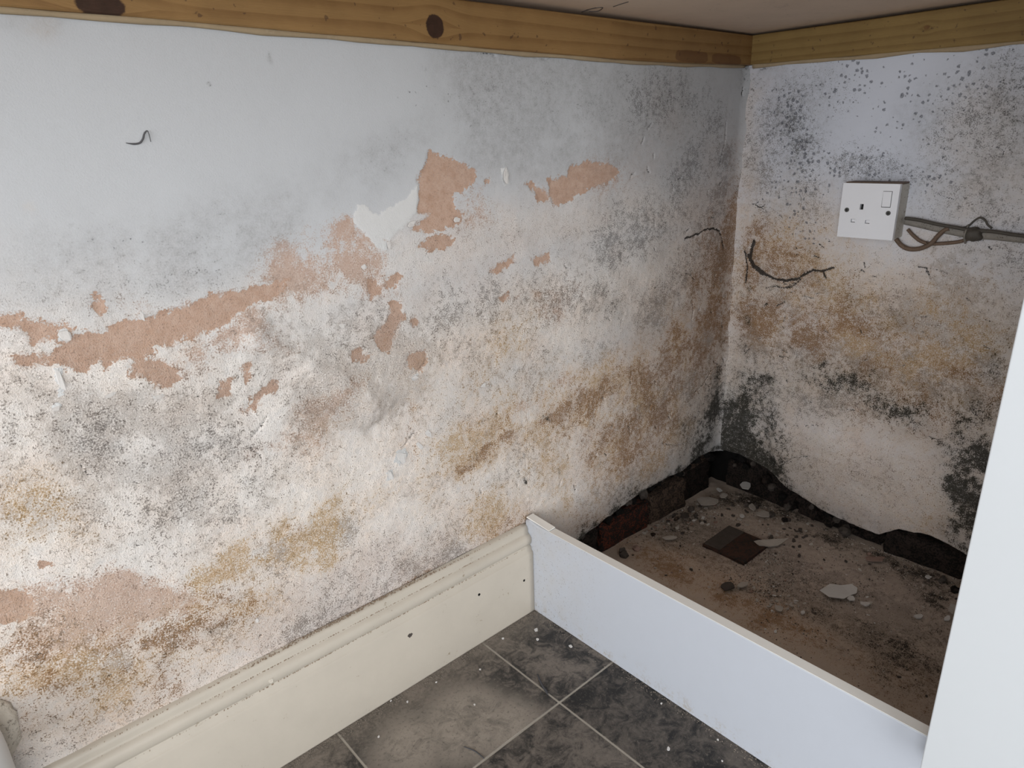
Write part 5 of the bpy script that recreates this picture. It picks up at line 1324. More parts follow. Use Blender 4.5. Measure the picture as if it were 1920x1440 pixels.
def wall_surface(name, plane, u0, u1, bottom, top, data, seed, mat, bulge):
    strokes, polys, whites, cracks, films = data
    nu = int((u1 - u0) / STEP) + 1
    us = np.linspace(u0, u1, nu)
    zb = bottom(us); zt = top(us)
    nv = int((zt.max() - 0.0) / STEP) + 1
    tv = np.linspace(0, 1, nv)
    U = np.repeat(us[:, None], nv, 1)
    Z = zb[:, None] + (zt - zb)[:, None] * tv[None, :]
    F = stain_fields(U, Z, strokes, polys, whites, cracks, films, seed)
    sm = lambda x, a, b: np.clip((x - a) / (b - a), 0, 1) ** 2 * (3 - 2 * np.clip((x - a) / (b - a), 0, 1))
    cre = np.clip(F['C'], 0, 1)
    h = 0.004 * fbm(U, Z, 4, 3, seed + 40) + (0.0004 + 0.0022 * cre) * fbm(U, Z, 40, 5, seed + 44) + 0.0012 * cre * fbm(U, Z, 170, 3, seed + 49)
    h -= 0.0009 * sm(F['P'] + 7 * fbm(U, Z, 60, 4, seed + 52), -1.5, 1.5)
    h += 0.0005 * sm(F['W'], -0.8, 1.5)
    h -= 0.0030 * sm(F['K'], -1.2, 0.6)
    h += bulge * F['B']
    d = -U                                             # distance from the corner
    h += np.where(d < 0.022, (0.022 - d) ** 2 / 0.044, 0) * (0.75 + 0.6 * fbm(U, Z, 30, 3, seed + 60))
    h[:, -3:] *= 0.4
    # fold the two free edges back into the wall so the plaster has a thickness
    U = np.concatenate([U[:, :1], U, U[:, -1:]], 1)
    Z = np.concatenate([Z[:, :1] + 0.004, Z, Z[:, -1:]], 1)
    h = np.concatenate([np.full((nu, 1), -0.030), h, np.full((nu, 1), -0.02)], 1)
    for k in F:
        F[k] = np.concatenate([F[k][:, :1], F[k], F[k][:, -1:]], 1)
    X, Y = (U, -h) if plane == 'Y' else (-h, U)
    me = grid_mesh(name, X, Y, Z)
    if plane == 'X':
        me.flip_normals()
    put_fields(me, F)
    return link(name, me, mat)


ebl = np.array(EDGE_L); ebr = np.array(EDGE_R)


def bottom_l(u):
    e = np.interp(u, ebl[:, 0], ebl[:, 1]) + 0.008 * fbm(u, u * 0 + 0.3, 45, 4, 3)
    return np.where(u < -0.560, 0.0, e)


def bottom_r(u):
    e = np.interp(u, ebr[:, 0], ebr[:, 1]) + 0.006 * fbm(u, u * 0 + 0.9, 50, 4, 5)
    return e


wl = wall_surface('wall_left', 'Y', -1.40, 0.0, bottom_l, lambda u: prof(ZT_L, u), LEFT, 1, M_WALL_L, 0.012)
tag(wl, 'white plaster wall with peeling paint, bare pink patches and mould', kind='structure')
wr = wall_surface('wall_right', 'X', -0.72, 0.0, bottom_r, lambda u: prof(ZT_R, u), RIGHT, 2, M_WALL_R, 0.016)
tag(wr, 'mould spotted white wall behind the socket', kind='structure')
box('masonry', -3.2, 0.12, 0.038, 0.12, -0.02, 0.9340, M_MORTAR, wl)
box('masonry', 0.038, 0.12, -2.9, 0.038, -0.02, 0.9340, M_MORTAR, wr)
box('plain_plaster', -3.2, -1.40, 0.0, 0.036, 0.0, 0.8447, M_PLAIN, wl)
box('plain_plaster', -3.2, 0.12, 0.0, 0.12, 0.9348, 2.4, M_PLAIN, wl)
box('plain_plaster', 0.0, 0.036, -2.9, -0.72, 0.0, 0.835, M_PLAIN, wr)
box('plain_plaster', 0.0, 0.12, -2.9, 0.0, 0.9348, 2.4, M_PLAIN, wr)

# the rest of the room, behind the camera: patio door opening and window opening
wb = box('wall_back', -3.28, -3.2, -2.9, 0.12, 0.0, 0.1, M_PLAIN)
tag(wb, 'plain white wall below the kitchen window', kind='structure')
for a in ((-2.9, 0.12, 1.5, 2.4), (-2.9, -2.0, 0.1, 1.5), (-0.3, 0.12, 0.1, 1.5)):
    box('wall_panel', -3.28, -3.2, a[0], a[1], a[2], a[3], M_PLAIN, wb)
wf = box('wall_front', -3.28, -2.7, -2.98, -2.9, 0.0, 2.4, M_PLAIN)
tag(wf, 'plain white wall around the patio door', kind='structure')
box('wall_panel', -1.2, 0.12, -2.98, -2.9, 0.0, 2.4, M_PLAIN, wf)
box('wall_panel', -2.7, -1.2, -2.98, -2.9, 1.9, 2.4, M_PLAIN, wf)
tag(box('ceiling', -3.28, 0.12, -2.98, 0.12, 2.4, 2.45, M_CEIL), 'plain white ceiling', kind='structure')

# ------------------------------------------------------------------ exposed brick footing under the broken plaster
def brick_mesh(name, L, H, D, seed, mat):
    r = random.Random(seed)
    bm = bmesh.new()
    bm_box(bm, -L / 2, L / 2, -D / 2, D / 2, 0, H, 0.005, 2)
    bmesh.ops.subdivide_edges(bm, edges=[e for e in bm.edges if e.calc_length() > 0.02], cuts=3, use_grid_fill=True)
    for v in bm.verts:
        v.co += Vector((r.uniform(-1, 1), r.uniform(-1, 1), r.uniform(-1, 1))) * 0.0026
    me = bpy.data.meshes.new(name)
    bm.to_mesh(me); bm.free()
    me.materials.append(mat)
    return me


def brick(parent, x, y, z, L, H, D, rz, mat, seed):
    o = bpy.data.objects.new('brick', brick_mesh('brick', L, H, D, seed, mat))
    COL.objects.link(o)
    o.location = (x, y, z); o.rotation_euler = (rng.uniform(-.03, .03), rng.uniform(-.03, .03), rz)
    o.parent = parent
    return o


bl = [(-0.478, 0.013, 0.205, 0.056, M_DARK_BRICK), (-0.300, 0.008, 0.135, 0.060, M_RED_BRICK), (-0.168, 0.004, 0.112, 0.066, M_BROWN_BRICK), (-0.055, 0.014, 0.10, 0.070, M_DARK_BRICK)]
for i, (x, y, L, H, m) in enumerate(bl):
    brick(wl, x, y + 0.024, 0.0, L, H, 0.045, rng.uniform(-.05, .05), m, 20 + i)
bl2 = [(-0.40, 0.010, 0.20, 0.030, M_DARK_BRICK), (-0.215, 0.016, 0.14, 0.034, M_DARK_BRICK), (-0.075, 0.008, 0.12, 0.036, M_BROWN_BRICK)]
for i, (x, y, L, H, m) in enumerate(bl2):
    brick(wl, x, y + 0.026, 0.072, L, H, 0.045, rng.uniform(-.04, .04), m, 40 + i)
br = [(-0.085, 0.026, 0.16, 0.064), (-0.255, 0.020, 0.165, 0.060), (-0.410, 0.004, 0.13, 0.050), (-0.545, 0.004, 0.125, 0.050)]
for i, (y, x, L, H) in enumerate(br):
    brick(wr, x + 0.022, y, 0.0, L, H, 0.045, math.pi / 2 + rng.uniform(-.05, .05), M_DARK_BRICK, 60 + i)
for i, (y, x, L) in enumerate([(-0.14, 0.024, 0.19), (-0.34, 0.018, 0.18)]):
    brick(wr, x + 0.022, y, 0.066, L, 0.03, 0.045, math.pi / 2 + rng.uniform(-.05, .05), M_DARK_BRICK, 80 + i)

def rubble_lump(parent, c, s, mat, seed):
    r = random.Random(seed)
    bm = bmesh.new()
    bmesh.ops.create_icosphere(bm, subdivisions=2, radius=1.0)
    ax = [r.uniform(0.6, 1.2) for _ in range(3)]
    for v in bm.verts:
        k = 1 + r.uniform(-0.28, 0.22)
        v.co = Vector((v.co.x * ax[0] * s * k, v.co.y * ax[1] * s * k * 0.8, v.co.z * ax[2] * s * k * 0.8)) + Vector(c)
    return from_bm('mortar_lump', bm, mat, parent)


r3 = random.Random(31)
for i in range(44):
    x = -0.52 + 0.51 * (i + r3.random()) / 44
    z = float(np.interp(x, ebl[:, 0], ebl[:, 1]))
    rubble_lump(wl, (x, 0.006 + r3.uniform(0, 0.010), z - r3.uniform(0.000, 0.022)), r3.uniform(0.006, 0.014), r3.choice((M_MORTAR, M_MORTAR, M_MORTAR, M_DARK_BRICK, M_DARK_BRICK, M_BROWN_BRICK, M_CHIP_D)), 400 + i)
for i in range(36):
    y = -0.02 - 0.56 * (i + r3.random()) / 36
    z = float(np.interp(y, ebr[:, 0], ebr[:, 1]))
    rubble_lump(wr, (0.008 + r3.uniform(0, 0.010), y, r3.uniform(0.01, max(0.02, z - 0.01))), r3.uniform(0.007, 0.015), r3.choice((M_MORTAR, M_DARK_BRICK, M_DARK_BRICK, M_CHIP_D)), 440 + i)

# ------------------------------------------------------------------ floor: slate tiles and the dirty slab in the alcove
fl = box('floor', -3.2, 0.06, -2.9, 0.03, -0.06, -0.0008, M_GROUT)
tag(fl, 'dark slate effect tiled floor with a dirty concrete slab', kind='structure')
PX, PY = 0.2505, 0.2505
GX, GY = -0.6842, -0.1870
tile_cache = {}


def tile(x0, x1, y0, y1, tone):
    key = (round(x1 - x0, 4), round(y1 - y0, 4), tone)
    if key not in tile_cache:
        bm = bmesh.new()
        bm_box(bm, -key[0] / 2, key[0] / 2, -key[1] / 2, key[1] / 2, -0.0030, 0.0, 0.0004, 1)
        me = bpy.data.meshes.new('tile')
        bm.to_mesh(me); bm.free()
        me.materials.append(M_TILES[tone])
        tile_cache[key] = me
    o = bpy.data.objects.new('tile', tile_cache[key])
    COL.objects.link(o)
    o.location = ((x0 + x1) / 2, (y0 + y1) / 2, 0)
    o.parent = fl


g = 0.0016
for i in range(-10, 2):
    for j in range(-11, 2):
        x0, x1 = GX + (i - 1) * PX + g, GX + i * PX - g
        y0, y1 = GY + (j - 1) * PY + g, GY + j * PY - g
        x0, x1 = max(x0, -3.19), min(x1, -0.562)
        y0, y1 = max(y0, -2.89), min(y1, -0.012)
        if x1 - x0 > 0.01 and y1 - y0 > 0.01:
            tile(x0, x1, y0, y1, {(1, 0): 1, (1, 1): 0, (0, 1): 2, (0, 0): 3, (-1, 1): 0}.get((i, j), (i * 7 + j * 3) % 4 if (i * 7 + j * 3) % 4 != 2 else 0))

nu, nv = 230, 260
xs = np.linspace(-0.556, 0.045, nu); ys = np.linspace(-0.68, 0.045, nv)
FX = np.repeat(xs[:, None], nv, 1); FY = np.repeat(ys[None, :], nu, 0)
FF = stain_fields(FX, FY, SLAB, [], [], [], [], 9)
FZ = 0.0015 + 0.005 * fbm(FX, FY, 9, 4, 71) + 0.003 * fbm(FX, FY, 60, 4, 75)
sme = grid_mesh('concrete_slab', FX, FY, FZ)
put_fields(sme, FF)
slab = link('concrete_slab', sme, M_SLAB, fl)
slab['label'] = 'dirty brown concrete slab strewn with plaster rubble'

# ------------------------------------------------------------------ skirting board
prof_sk = [(0.0, 0.0), (0.0195, 0.0), (0.0200, 0.002), (0.0200, 0.1110), (0.0190, 0.1128), (0.0165, 0.1145), (0.0160, 0.1195), (0.0135, 0.1215), (0.0130, 0.1225), (0.0150, 0.1245), (0.0168, 0.1285), (0.0172, 0.1325), (0.0164, 0.1365), (0.0140, 0.1400), (0.0112, 0.1420), (0.0098, 0.1428), (0.0094, 0.1450), (0.0090, 0.1495), (0.0078, 0.1530), (0.0050, 0.1550), (0.0, 0.1560)]
X0, X1 = -1.232, -0.5722
ns = 60
xs = np.linspace(X0, X1, ns)
bm = bmesh.new()
rows = []
for i, x in enumerate(xs):
    wob = 0.0012 * math.sin(x * 9)
    rows.append([bm.verts.new((x, 0.004 - y - 0.004 + (wob if z > 0.09 else 0) * 0.3, z + wob * (z / 0.15))) for y, z in prof_sk])
for i in range(ns - 1):
    for j in range(len(prof_sk) - 1):
        bm.faces.new((rows[i][j], rows[i + 1][j], rows[i + 1][j + 1], rows[i][j + 1]))
bm.faces.new(rows[0]); bm.faces.new(rows[-1])
sk = from_bm('baseboard_left', bm, M_SKIRT)
for p in sk.data.polygons:
    p.use_smooth = len(p.vertices) == 4
tag(sk, 'cream moulded skirting board below the mouldy wall', kind='structure')


def disc(name, c, r, axis, depth, mat, parent, n=14, jag=0.0):
    bm = bmesh.new()
    a, b = [Vector(v) for v in (((1, 0, 0), (0, 0, 1)) if axis == 'Y' else ((0, 1, 0), (0, 0, 1)) if axis == 'X' else ((1, 0, 0), (0, 1, 0)))]
    nrm = Vector((0, -1, 0)) if axis == 'Y' else Vector((-1, 0, 0)) if axis == 'X' else Vector((0, 0, 1))
    f0, f1 = [], []
    for k in range(n):
        an = 2 * math.pi * k / n
        rr = r * (1 + jag * rng.uniform(-1, 1))
        p = Vector(c) + a * math.cos(an) * rr + b * math.sin(an) * rr
        f0.append(bm.verts.new(p)); f1.append(bm.verts.new(p + nrm * depth))
    bm.faces.new(f0); bm.faces.new(f1)
    for k in range(n):
        bm.faces.new((f0[k], f0[(k + 1) % n], f1[(k + 1) % n], f1[k]))
    return from_bm(name, bm, mat, parent)


disc('nail_hole', (-0.5935, -0.0199, 0.069), 0.0020, 'Y', 0.0004, M_BLACK, sk)
disc('nail_hole', (-0.6855, -0.0199, 0.0900), 0.0022, 'Y', 0.0004, M_BLACK, sk, jag=0.2)
disc('chipped_dent', (-0.8105, -0.0199, 0.0870), 0.0036, 'Y', 0.0004, M_CHIP_D, sk, jag=0.3)
disc('chipped_dent', (-1.005, -0.0172, 0.1310), 0.0030, 'Y', 0.0005, M_PUTTY, sk, jag=0.3)

# ------------------------------------------------------------------ pipe stub at the left end of the skirting
pipe = empty('pipe_stub', (-1.287, -0.046, 0.0))
tag(pipe, 'white painted upright pipe stub at the far end of the skirting', 'pipe')
bm = bmesh.new()
prof_p = [(0.038, 0.0), (0.038, 0.235), (0.0375, 0.247), (0.034, 0.256), (0.027, 0.262), (0.015, 0.265)]
rings = [[bm.verts.new((-1.287 + r * math.cos(2 * math.pi * k / 28), -0.046 + r * math.sin(2 * math.pi * k / 28), z)) for k in range(28)] for r, z in prof_p]
for i in range(len(rings) - 1):
    for k in range(28):
        bm.faces.new((rings[i][k], rings[i][(k + 1) % 28], rings[i + 1][(k + 1) % 28], rings[i + 1][k]))
bm.faces.new(rings[-1]); bm.faces.new(rings[0])
from_bm('pipe', bm, M_PIPE, pipe, smooth=True)
bm = bmesh.new()
bmesh.ops.create_uvsphere(bm, u_segments=32, v_segments=16, radius=1.0)
for v in bm.verts:
    q = v.co.copy()
    v.co = Vector((-1.292 + q.x * 0.056, -0.003 + q.y * 0.016, 0.225 + q.z * 0.052)) + q * 0.004 * (float(fbm(np.array([q.x * 1.0 + q.z]), np.array([q.y - q.z]), 3, 3, 8)[0]) * 2)
from_bm('filler_collar', bm, M_PUTTY, pipe, smooth=True)

# ------------------------------------------------------------------ battens and worktop
def batten(name, axis, ztab, face, u0, u1, ztop, mat, label):
    n = 70
    us = np.linspace(u0, u1, n)
    bm = bmesh.new()
    rows = []
    c = 0.0012
    for u in us:
        zb = float(prof(ztab, u)) + 0.0006
        zt = float(np.interp(u, [p[0] for p in ztop], [p[1] for p in ztop]))
        f = face + 0.0006 * math.sin(u * 11)
        sec = [(0.034, zb), (f + c, zb), (f, zb + c), (f, zt - c), (f + c, zt), (0.034, zt)]
        rows.append([bm.verts.new((u, q, z) if axis == 'X' else (q, u, z)) for q, z in sec])
    m = len(rows[0])
    for i in range(n - 1):
        for j in range(m):
            bm.faces.new((rows[i][j], rows[i + 1][j], rows[i + 1][(j + 1) % m], rows[i][(j + 1) % m]))
    bm.faces.new(rows[0]); bm.faces.new(rows[-1])
    o = from_bm(name, bm, mat)
    return tag(o, label, 'batten')


batten('timber_batten', 'X', ZT_L, -0.010, -2.4, -0.0105, [(-2.4, 0.888), (-0.64, 0.8908), (-0.38, 0.8925), (-0.013, 0.8946)], M_BAT_L, 'long pine batten with dark round knots above the peeling wall')
batten('timber_batten', 'Y', ZT_R, -0.010, -2.0, 0.030, [(-2.0, 0.890), (-0.37, 0.8940), (-0.21, 0.8935), (-0.018, 0.8949)], M_BAT_R, 'shorter golden pine batten fixed to the wall above the socket')
tube('lit_underside_strip', [(u, -0.0035, float(prof(ZT_L, u)) - 0.0010 + 0.0004 * math.sin(u * 37)) for u in np.linspace(-1.39, -0.02, 40)], [0.0030 + 0.0007 * math.sin(i * 1.9) for i in range(40)], M_LIT_STRIP, wl, seg=8, sub=3)  # added strip, coloured like the batten underside lit by bounce from the floor
tube('lit_underside_strip', [(-0.0035, u, float(prof(ZT_R, u)) - 0.0010 + 0.0010 * math.sin(u * 41)) for u in np.linspace(-0.70, -0.012, 24)], [0.0038 + 0.0012 * math.sin(i * 1.7) for i in range(24)], M_LIT_STRIP, wr, seg=8, sub=3)  # same added strip for the right batten, bounced light in its colour
wt = empty('worktop', (-0.3, -0.3, 0.897))
tag(wt, 'brown chipboard underside of the worktop resting on the battens', 'worktop')
ZW = 0.8982
xa, xb, ya, yb = -0.66, 0.034, -2.0, 0.034
box('worktop_board', xa, xb, ya, yb, ZW, 0.930, M_WORKTOP, wt, 0.001, 1)
box('top_laminate', xa, xb, ya, yb, 0.930, 0.9345, M_WT_TOP, wt, 0.001, 1)
box('worktop_board', -2.4, -0.6605, -0.60, 0.034, ZW, 0.930, M_WORKTOP, wt, 0.001, 1)  # left run, unseen, put in at this depth to shade the upper wall
box('top_laminate', -2.4, -0.6605, -0.60, 0.034, 0.930, 0.9345, M_WT_TOP, wt, 0.001, 1)
for pts in SCRATCH:
    tube('scratch', [(x, y, ZW - 0.0002) for x, y in pts], 0.0007, M_CHIP_D, wt, seg=5, sub=4)

# ------------------------------------------------------------------ plinth and base unit
pl = empty('plinth_board', (-0.5636, -0.5, 0.0))
tag(pl, 'long white kitchen plinth board standing on edge across the alcove', 'plinth')
bm = bmesh.new()
ny = 40
ysl = np.concatenate([[-0.004, -0.012, -0.022, -0.034, -0.05], np.linspace(-0.08, -1.19, ny)])
rows = []
for i, y in enumerate(ysl):
    zt = 0.1640 + (0.005 * max(0.0, 1 - abs(y) / 0.034) if y > -0.034 else 0)
    b = 0.0012 if y < -0.05 else 0.0028
    if i == 0: zt -= 0.004
    sec = [(-0.5558, 0.0005), (-0.5716, 0.0005), (-0.5716, zt - b), (-0.5716 + b * 0.4, zt - b * 0.3), (-0.5716 + b, zt), (-0.5558 - 0.001, zt), (-0.5558, zt - 0.001)]
    rows.append([bm.verts.new((x, y, z)) for x, z in sec])
for i in range(len(rows) - 1):
    m = len(rows[0])
    for j in range(m):
        bm.faces.new((rows[i][j], rows[i + 1][j], rows[i + 1][(j + 1) % m], rows[i][(j + 1) % m]))
bm.faces.new(rows[0]); bm.faces.new(rows[-1])
from_bm('board', bm, M_PLINTH, pl)
box('lightened_top_strip', -0.5706, -0.5564, -1.18, -0.0555, 0.16385, 0.16435, M_EDGE, pl)  # added strip, its pale colour paints the top as brightly lit
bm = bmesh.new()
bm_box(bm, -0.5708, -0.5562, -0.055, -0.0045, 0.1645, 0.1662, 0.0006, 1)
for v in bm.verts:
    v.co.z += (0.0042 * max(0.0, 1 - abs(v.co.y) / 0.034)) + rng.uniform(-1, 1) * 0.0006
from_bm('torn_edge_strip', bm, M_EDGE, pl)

bu = empty('base_unit', (-0.3, -0.9, 0.15))
tag(bu, 'white kitchen base unit with a plain white door at the right edge', 'cabinet')
box('side_panel', -0.580, -0.060, -0.6135, -0.5965, 0.1665, 0.886, M_WHITE, bu, 0.0006, 1)
box('side_panel', -0.580, -0.060, -1.1965, -1.1795, 0.1665, 0.886, M_WHITE, bu, 0.0006, 1)
box('base_panel', -0.580, -0.060, -1.1790, -0.6140, 0.1665, 0.183, M_WHITE, bu)
box('back_panel', -0.078, -0.062, -1.1790, -0.6140, 0.170, 0.886, M_WHITE, bu)
box('door', -0.601, -0.583, -1.1960, -0.5935, 0.1475, 0.882, M_WHITE, bu, 0.0012, 3)
for lx in (-0.5, -0.13):
    for ly in (-0.68, -1.11):
        disc('leg', (lx, ly, 0.0), 0.016, 'Z', 0.1664, M_BLACK, bu)

# ------------------------------------------------------------------ wall socket
so = empty('wall_socket', (-0.02, -0.254, 0.567))
tag(so, 'white single switched wall socket on a grimy surface box', 'socket')
YA, YB, ZA, ZB = -0.2105, -0.2975, 0.5672, 0.6530
bm = bmesh.new()
bm_box(bm, -0.0335, 0.004, YB + 0.0008, YA - 0.0008, ZA + 0.0008, ZB - 0.0008, 0.002, 2)
from_bm('back_box', bm, M_PLASTIC_DIRTY, so)
# faceplate with real openings for the pins
W, H = YA - YB, ZB - ZA
def P(u, v): return (YA - u * W, ZB - v * H)
holes = [(0.355, 0.372, 0.418, 0.474), (0.222, 0.652, 0.302, 0.716), (0.482, 0.660, 0.562, 0.724)]
us = sorted({0, 1} | {h[0] for h in holes} | {h[2] for h in holes})
vs = sorted({0, 1} | {h[1] for h in holes} | {h[3] for h in holes})
bm = bmesh.new()
vg = {}
def gv(i, j, x):
    if (i, j, x) not in vg:
        y, z = P(us[i], vs[j]); vg[(i, j, x)] = bm.verts.new((x, y, z))
    return vg[(i, j, x)]
def solid(i, j):
    if not (0 <= i < len(us) - 1 and 0 <= j < len(vs) - 1): return False
    cu, cv = (us[i] + us[i + 1]) / 2, (vs[j] + vs[j + 1]) / 2
    return not any(h[0] < cu < h[2] and h[1] < cv < h[3] for h in holes)
xa, xb = -0.0405, -0.0336
for i in range(len(us) - 1):
    for j in range(len(vs) - 1):
        if not solid(i, j): continue
        for x in (xa, xb):
            bm.faces.new((gv(i, j, x), gv(i + 1, j, x), gv(i + 1, j + 1, x), gv(i, j + 1, x)))
        for di, dj, a, b in ((-1, 0, (i, j), (i, j + 1)), (1, 0, (i + 1, j), (i + 1, j + 1)), (0, -1, (i, j), (i + 1, j)), (0, 1, (i, j + 1), (i + 1, j + 1))):
            if not solid(i + di, j + dj):
                bm.faces.new((gv(*a, xa), gv(*b, xa), gv(*b, xb), gv(*a, xb)))
fp = from_bm('faceplate', bm, M_PLASTIC, so)
y1, z1 = P(0.355, 0.372); y0, z0 = P(0.418, 0.474)
box('earth_slot', -0.0352, -0.0338, y0 - .0005, y1 + .0005, z0 - .0005, z1 + .0005, M_BLACK, so)
for h in holes[1:]:
    y1, z1 = P(h[0], h[1]); y0, z0 = P(h[2], h[3])
    box('pin_shutter', -0.0392, -0.0338, y0 + 0.0004, y1 - 0.0009, z0 + 0.0010, z1 - 0.0004, M_PLASTIC, so)
y1, z1 = P(0.735, 0.135); y0, z0 = P(0.880, 0.405)
bm = bmesh.new()
bm_box(bm, -0.0420, -0.0400, y0, y1, z0, z1, 0.0005, 2)
for v in bm.verts:
    if v.co.x < -0.0412: v.co.x += 0.0012 * (1 - (v.co.z - z0) / (z1 - z0)) - 0.0006
from_bm('switch_rocker', bm, M_PLASTIC, so)
box('switch_gap', -0.0407, -0.0403, y0 - .0006, y1 + .0006, z0 - .0010, z1 + .0006, M_SCREW, so)
for u, v in ((0.125, 0.49), (0.865, 0.515)):
    y, z = P(u, v)
    sc = disc('screw', (-0.0404, y, z), 0.0036, 'X', 0.0009, M_SCREW, so, 18)
    box('screw_slot', -0.0415, -0.0412, y - 0.0022, y + 0.0022, z - 0.0004, z + 0.0004, M_BLACK, sc)
    box('screw_slot', -0.0415, -0.0412, y - 0.0004, y + 0.0004, z - 0.0022, z + 0.0022, M_BLACK, sc)
bm = bmesh.new()
bm_box(bm, -0.0330, -0.0010, YB + 0.001, YA - 0.001, ZB - 0.0006, ZB + 0.0016, 0.0005, 1)
for v in bm.verts: v.co.z += rng.uniform(-1, 1) * 0.0005
from_bm('grime_layer', bm, M_CABLE_BR, so)

# cables leaving the socket
for nm, pts, r, mt, lab, fl_, ax in CABLES:
    o = tube(nm, pts, r, {'c': M_CABLE, 'b': M_CABLE_BR, 'd': M_CABLE_DK}[mt], None, seg=10, flat=fl_, flat_axis=ax)
    tag(o, lab, 'cable')
cl = empty('cable_clip', CLIP)
tag(cl, 'dark lump of tape and clip holding the cables to the wall', 'clip')
bm = bmesh.new()
bmesh.ops.create_icosphere(bm, subdivisions=3, radius=1)
for v in bm.verts:
    q = v.co.copy(); s = 1 + 0.5 * float(fbm(np.array([q.x + q.z * 2]), np.array([q.y + q.z]), 1.7, 3, 4)[0])
    v.co = Vector(CLIP) + Vector((q.x * 0.010, q.y * 0.0125, q.z * 0.0105)) * s
from_bm('tape_lump', bm, M_CABLE_DK, cl, smooth=True)
tube('clip_band', [(CLIP[0] + 0.006, CLIP[1] + 0.010, CLIP[2] - 0.014), (CLIP[0] - 0.009, CLIP[1] + 0.009, CLIP[2]), (CLIP[0] + 0.006, CLIP[1] + 0.010, CLIP[2] + 0.013)], 0.0016, M_CABLE, cl, seg=6)

# ------------------------------------------------------------------ debris
def shard(name, c, size, th, rz, tilt, mat, seed, aspect=1.0, n=9):
    r = random.Random(seed)
    bm = bmesh.new()
    top, bot = [], []
    for k in range(n):
        an = 2 * math.pi * (k + r.uniform(-.3, .3)) / n
        rr = size * 0.5 * r.uniform(0.65, 1.1)
        x, y = math.cos(an) * rr * aspect, math.sin(an) * rr
        curl = 0.12 * (x * x + y * y) / size
        top.append(bm.verts.new((x, y, th + curl))); bot.append(bm.verts.new((x * 0.94, y * 0.94, curl)))
    bm.faces.new(top); bm.faces.new(bot)
    for k in range(n):
        bm.faces.new((top[k], top[(k + 1) % n], bot[(k + 1) % n], bot[k]))
    bmesh.ops.recalc_face_normals(bm, faces=bm.faces)
    me = bpy.data.meshes.new(name)
    bm.to_mesh(me); bm.free()
    me.materials.append(mat)
    o = bpy.data.objects.new(name, me)
    COL.objects.link(o)
    o.location = c
    o.rotation_euler = (tilt[0], tilt[1], rz)
    return o


MATS = {'w': M_CHIP_W, 'c': M_CHIP, 'p': M_CHIP_P, 'd': M_CHIP_D}
for i, (x, y, z, size, asp, rz, mt, lab) in enumerate(BIG_FLAKES):
    o = shard('plaster_flake', (x, y, z), size, 0.0022, rz, (rng.uniform(-.12, .12), rng.uniform(-.12, .12)), MATS[mt], 300 + i, asp, 10)
    tag(o, lab, 'plaster flake')

chip_meshes = {}
for mt in 'wcpd':
    for k in range(4):
        o = shard('plaster_chip', (0, 0, -5), 0.010, 0.0022 if mt != 'd' else 0.004, 0, (0, 0), MATS[mt], 500 + k * 7 + ord(mt), 1 + 0.25 * k, 7)
        chip_meshes[(mt, k)] = o.data
        bpy.data.objects.remove(o)
r2 = random.Random(5)
LABS = {'w': 'small white paint chip lying on the concrete slab', 'c': 'small pale plaster chip lying on the concrete slab', 'p': 'small pinkish plaster chip lying on the concrete slab', 'd': 'small dark crumb of rubble lying on the concrete slab'}
GRP = {'w': 'white paint chips on the slab', 'c': 'pale plaster chips on the slab', 'p': 'pink plaster chips on the slab', 'd': 'dark rubble crumbs on the slab'}
for (x, y, sx, sy, n, mix, smin, smax) in CHIP_CLUSTERS:
    for k in range(n):
        mt = r2.choice(mix)
        px = min(max(x + r2.gauss(0, sx), -0.545), -0.004)
        py = min(max(y + r2.gauss(0, sy), -0.585), -0.004)
        o = bpy.data.objects.new('plaster_chip', chip_meshes[(mt, r2.randrange(4))])
        COL.objects.link(o)
        s = r2.uniform(smin, smax) * 0.72
        zz = 0.0015 + 0.005 * float(fbm(np.array([px]), np.array([py]), 9, 4, 71)[0])
        o.location = (px, py, zz); o.scale = (s, s, r2.uniform(0.6, 1.4) * s)
        o.rotation_euler = (r2.uniform(-.3, .3), r2.uniform(-.3, .3), r2.uniform(0, 6.28))
        tag(o, LABS[mt], 'plaster chip', GRP[mt])


def grit(name, pts, smin, smax, mat, label, parent=None):
    """uncountable fine crumbs in one mesh"""
    V, Fc = [], []
    for (x, y, z) in pts:
        s = r2.uniform(smin, smax)
        b = len(V)
        for (a, c, d) in ((1, 0, 0), (-0.5, 0.87, 0), (-0.5, -0.87, 0), (0, 0, 1.0)):
            q = 0.6 + 0.4 * r2.random()
            V.append((x + a * s * q, y + c * s * q, z + d * s * q))
        Fc += [(b, b + 1, b + 2), (b, b + 1, b + 3), (b + 1, b + 2, b + 3), (b + 2, b, b + 3)]
    me = bpy.data.meshes.new(name)
    me.from_pydata(V, [], Fc)
    o = link(name, me, mat, parent)
    return tag(o, label, 'debris', kind='stuff')


def slab_z(x, y):
    return 0.0012 + 0.005 * float(fbm(np.array([x]), np.array([y]), 9, 4, 71)[0])


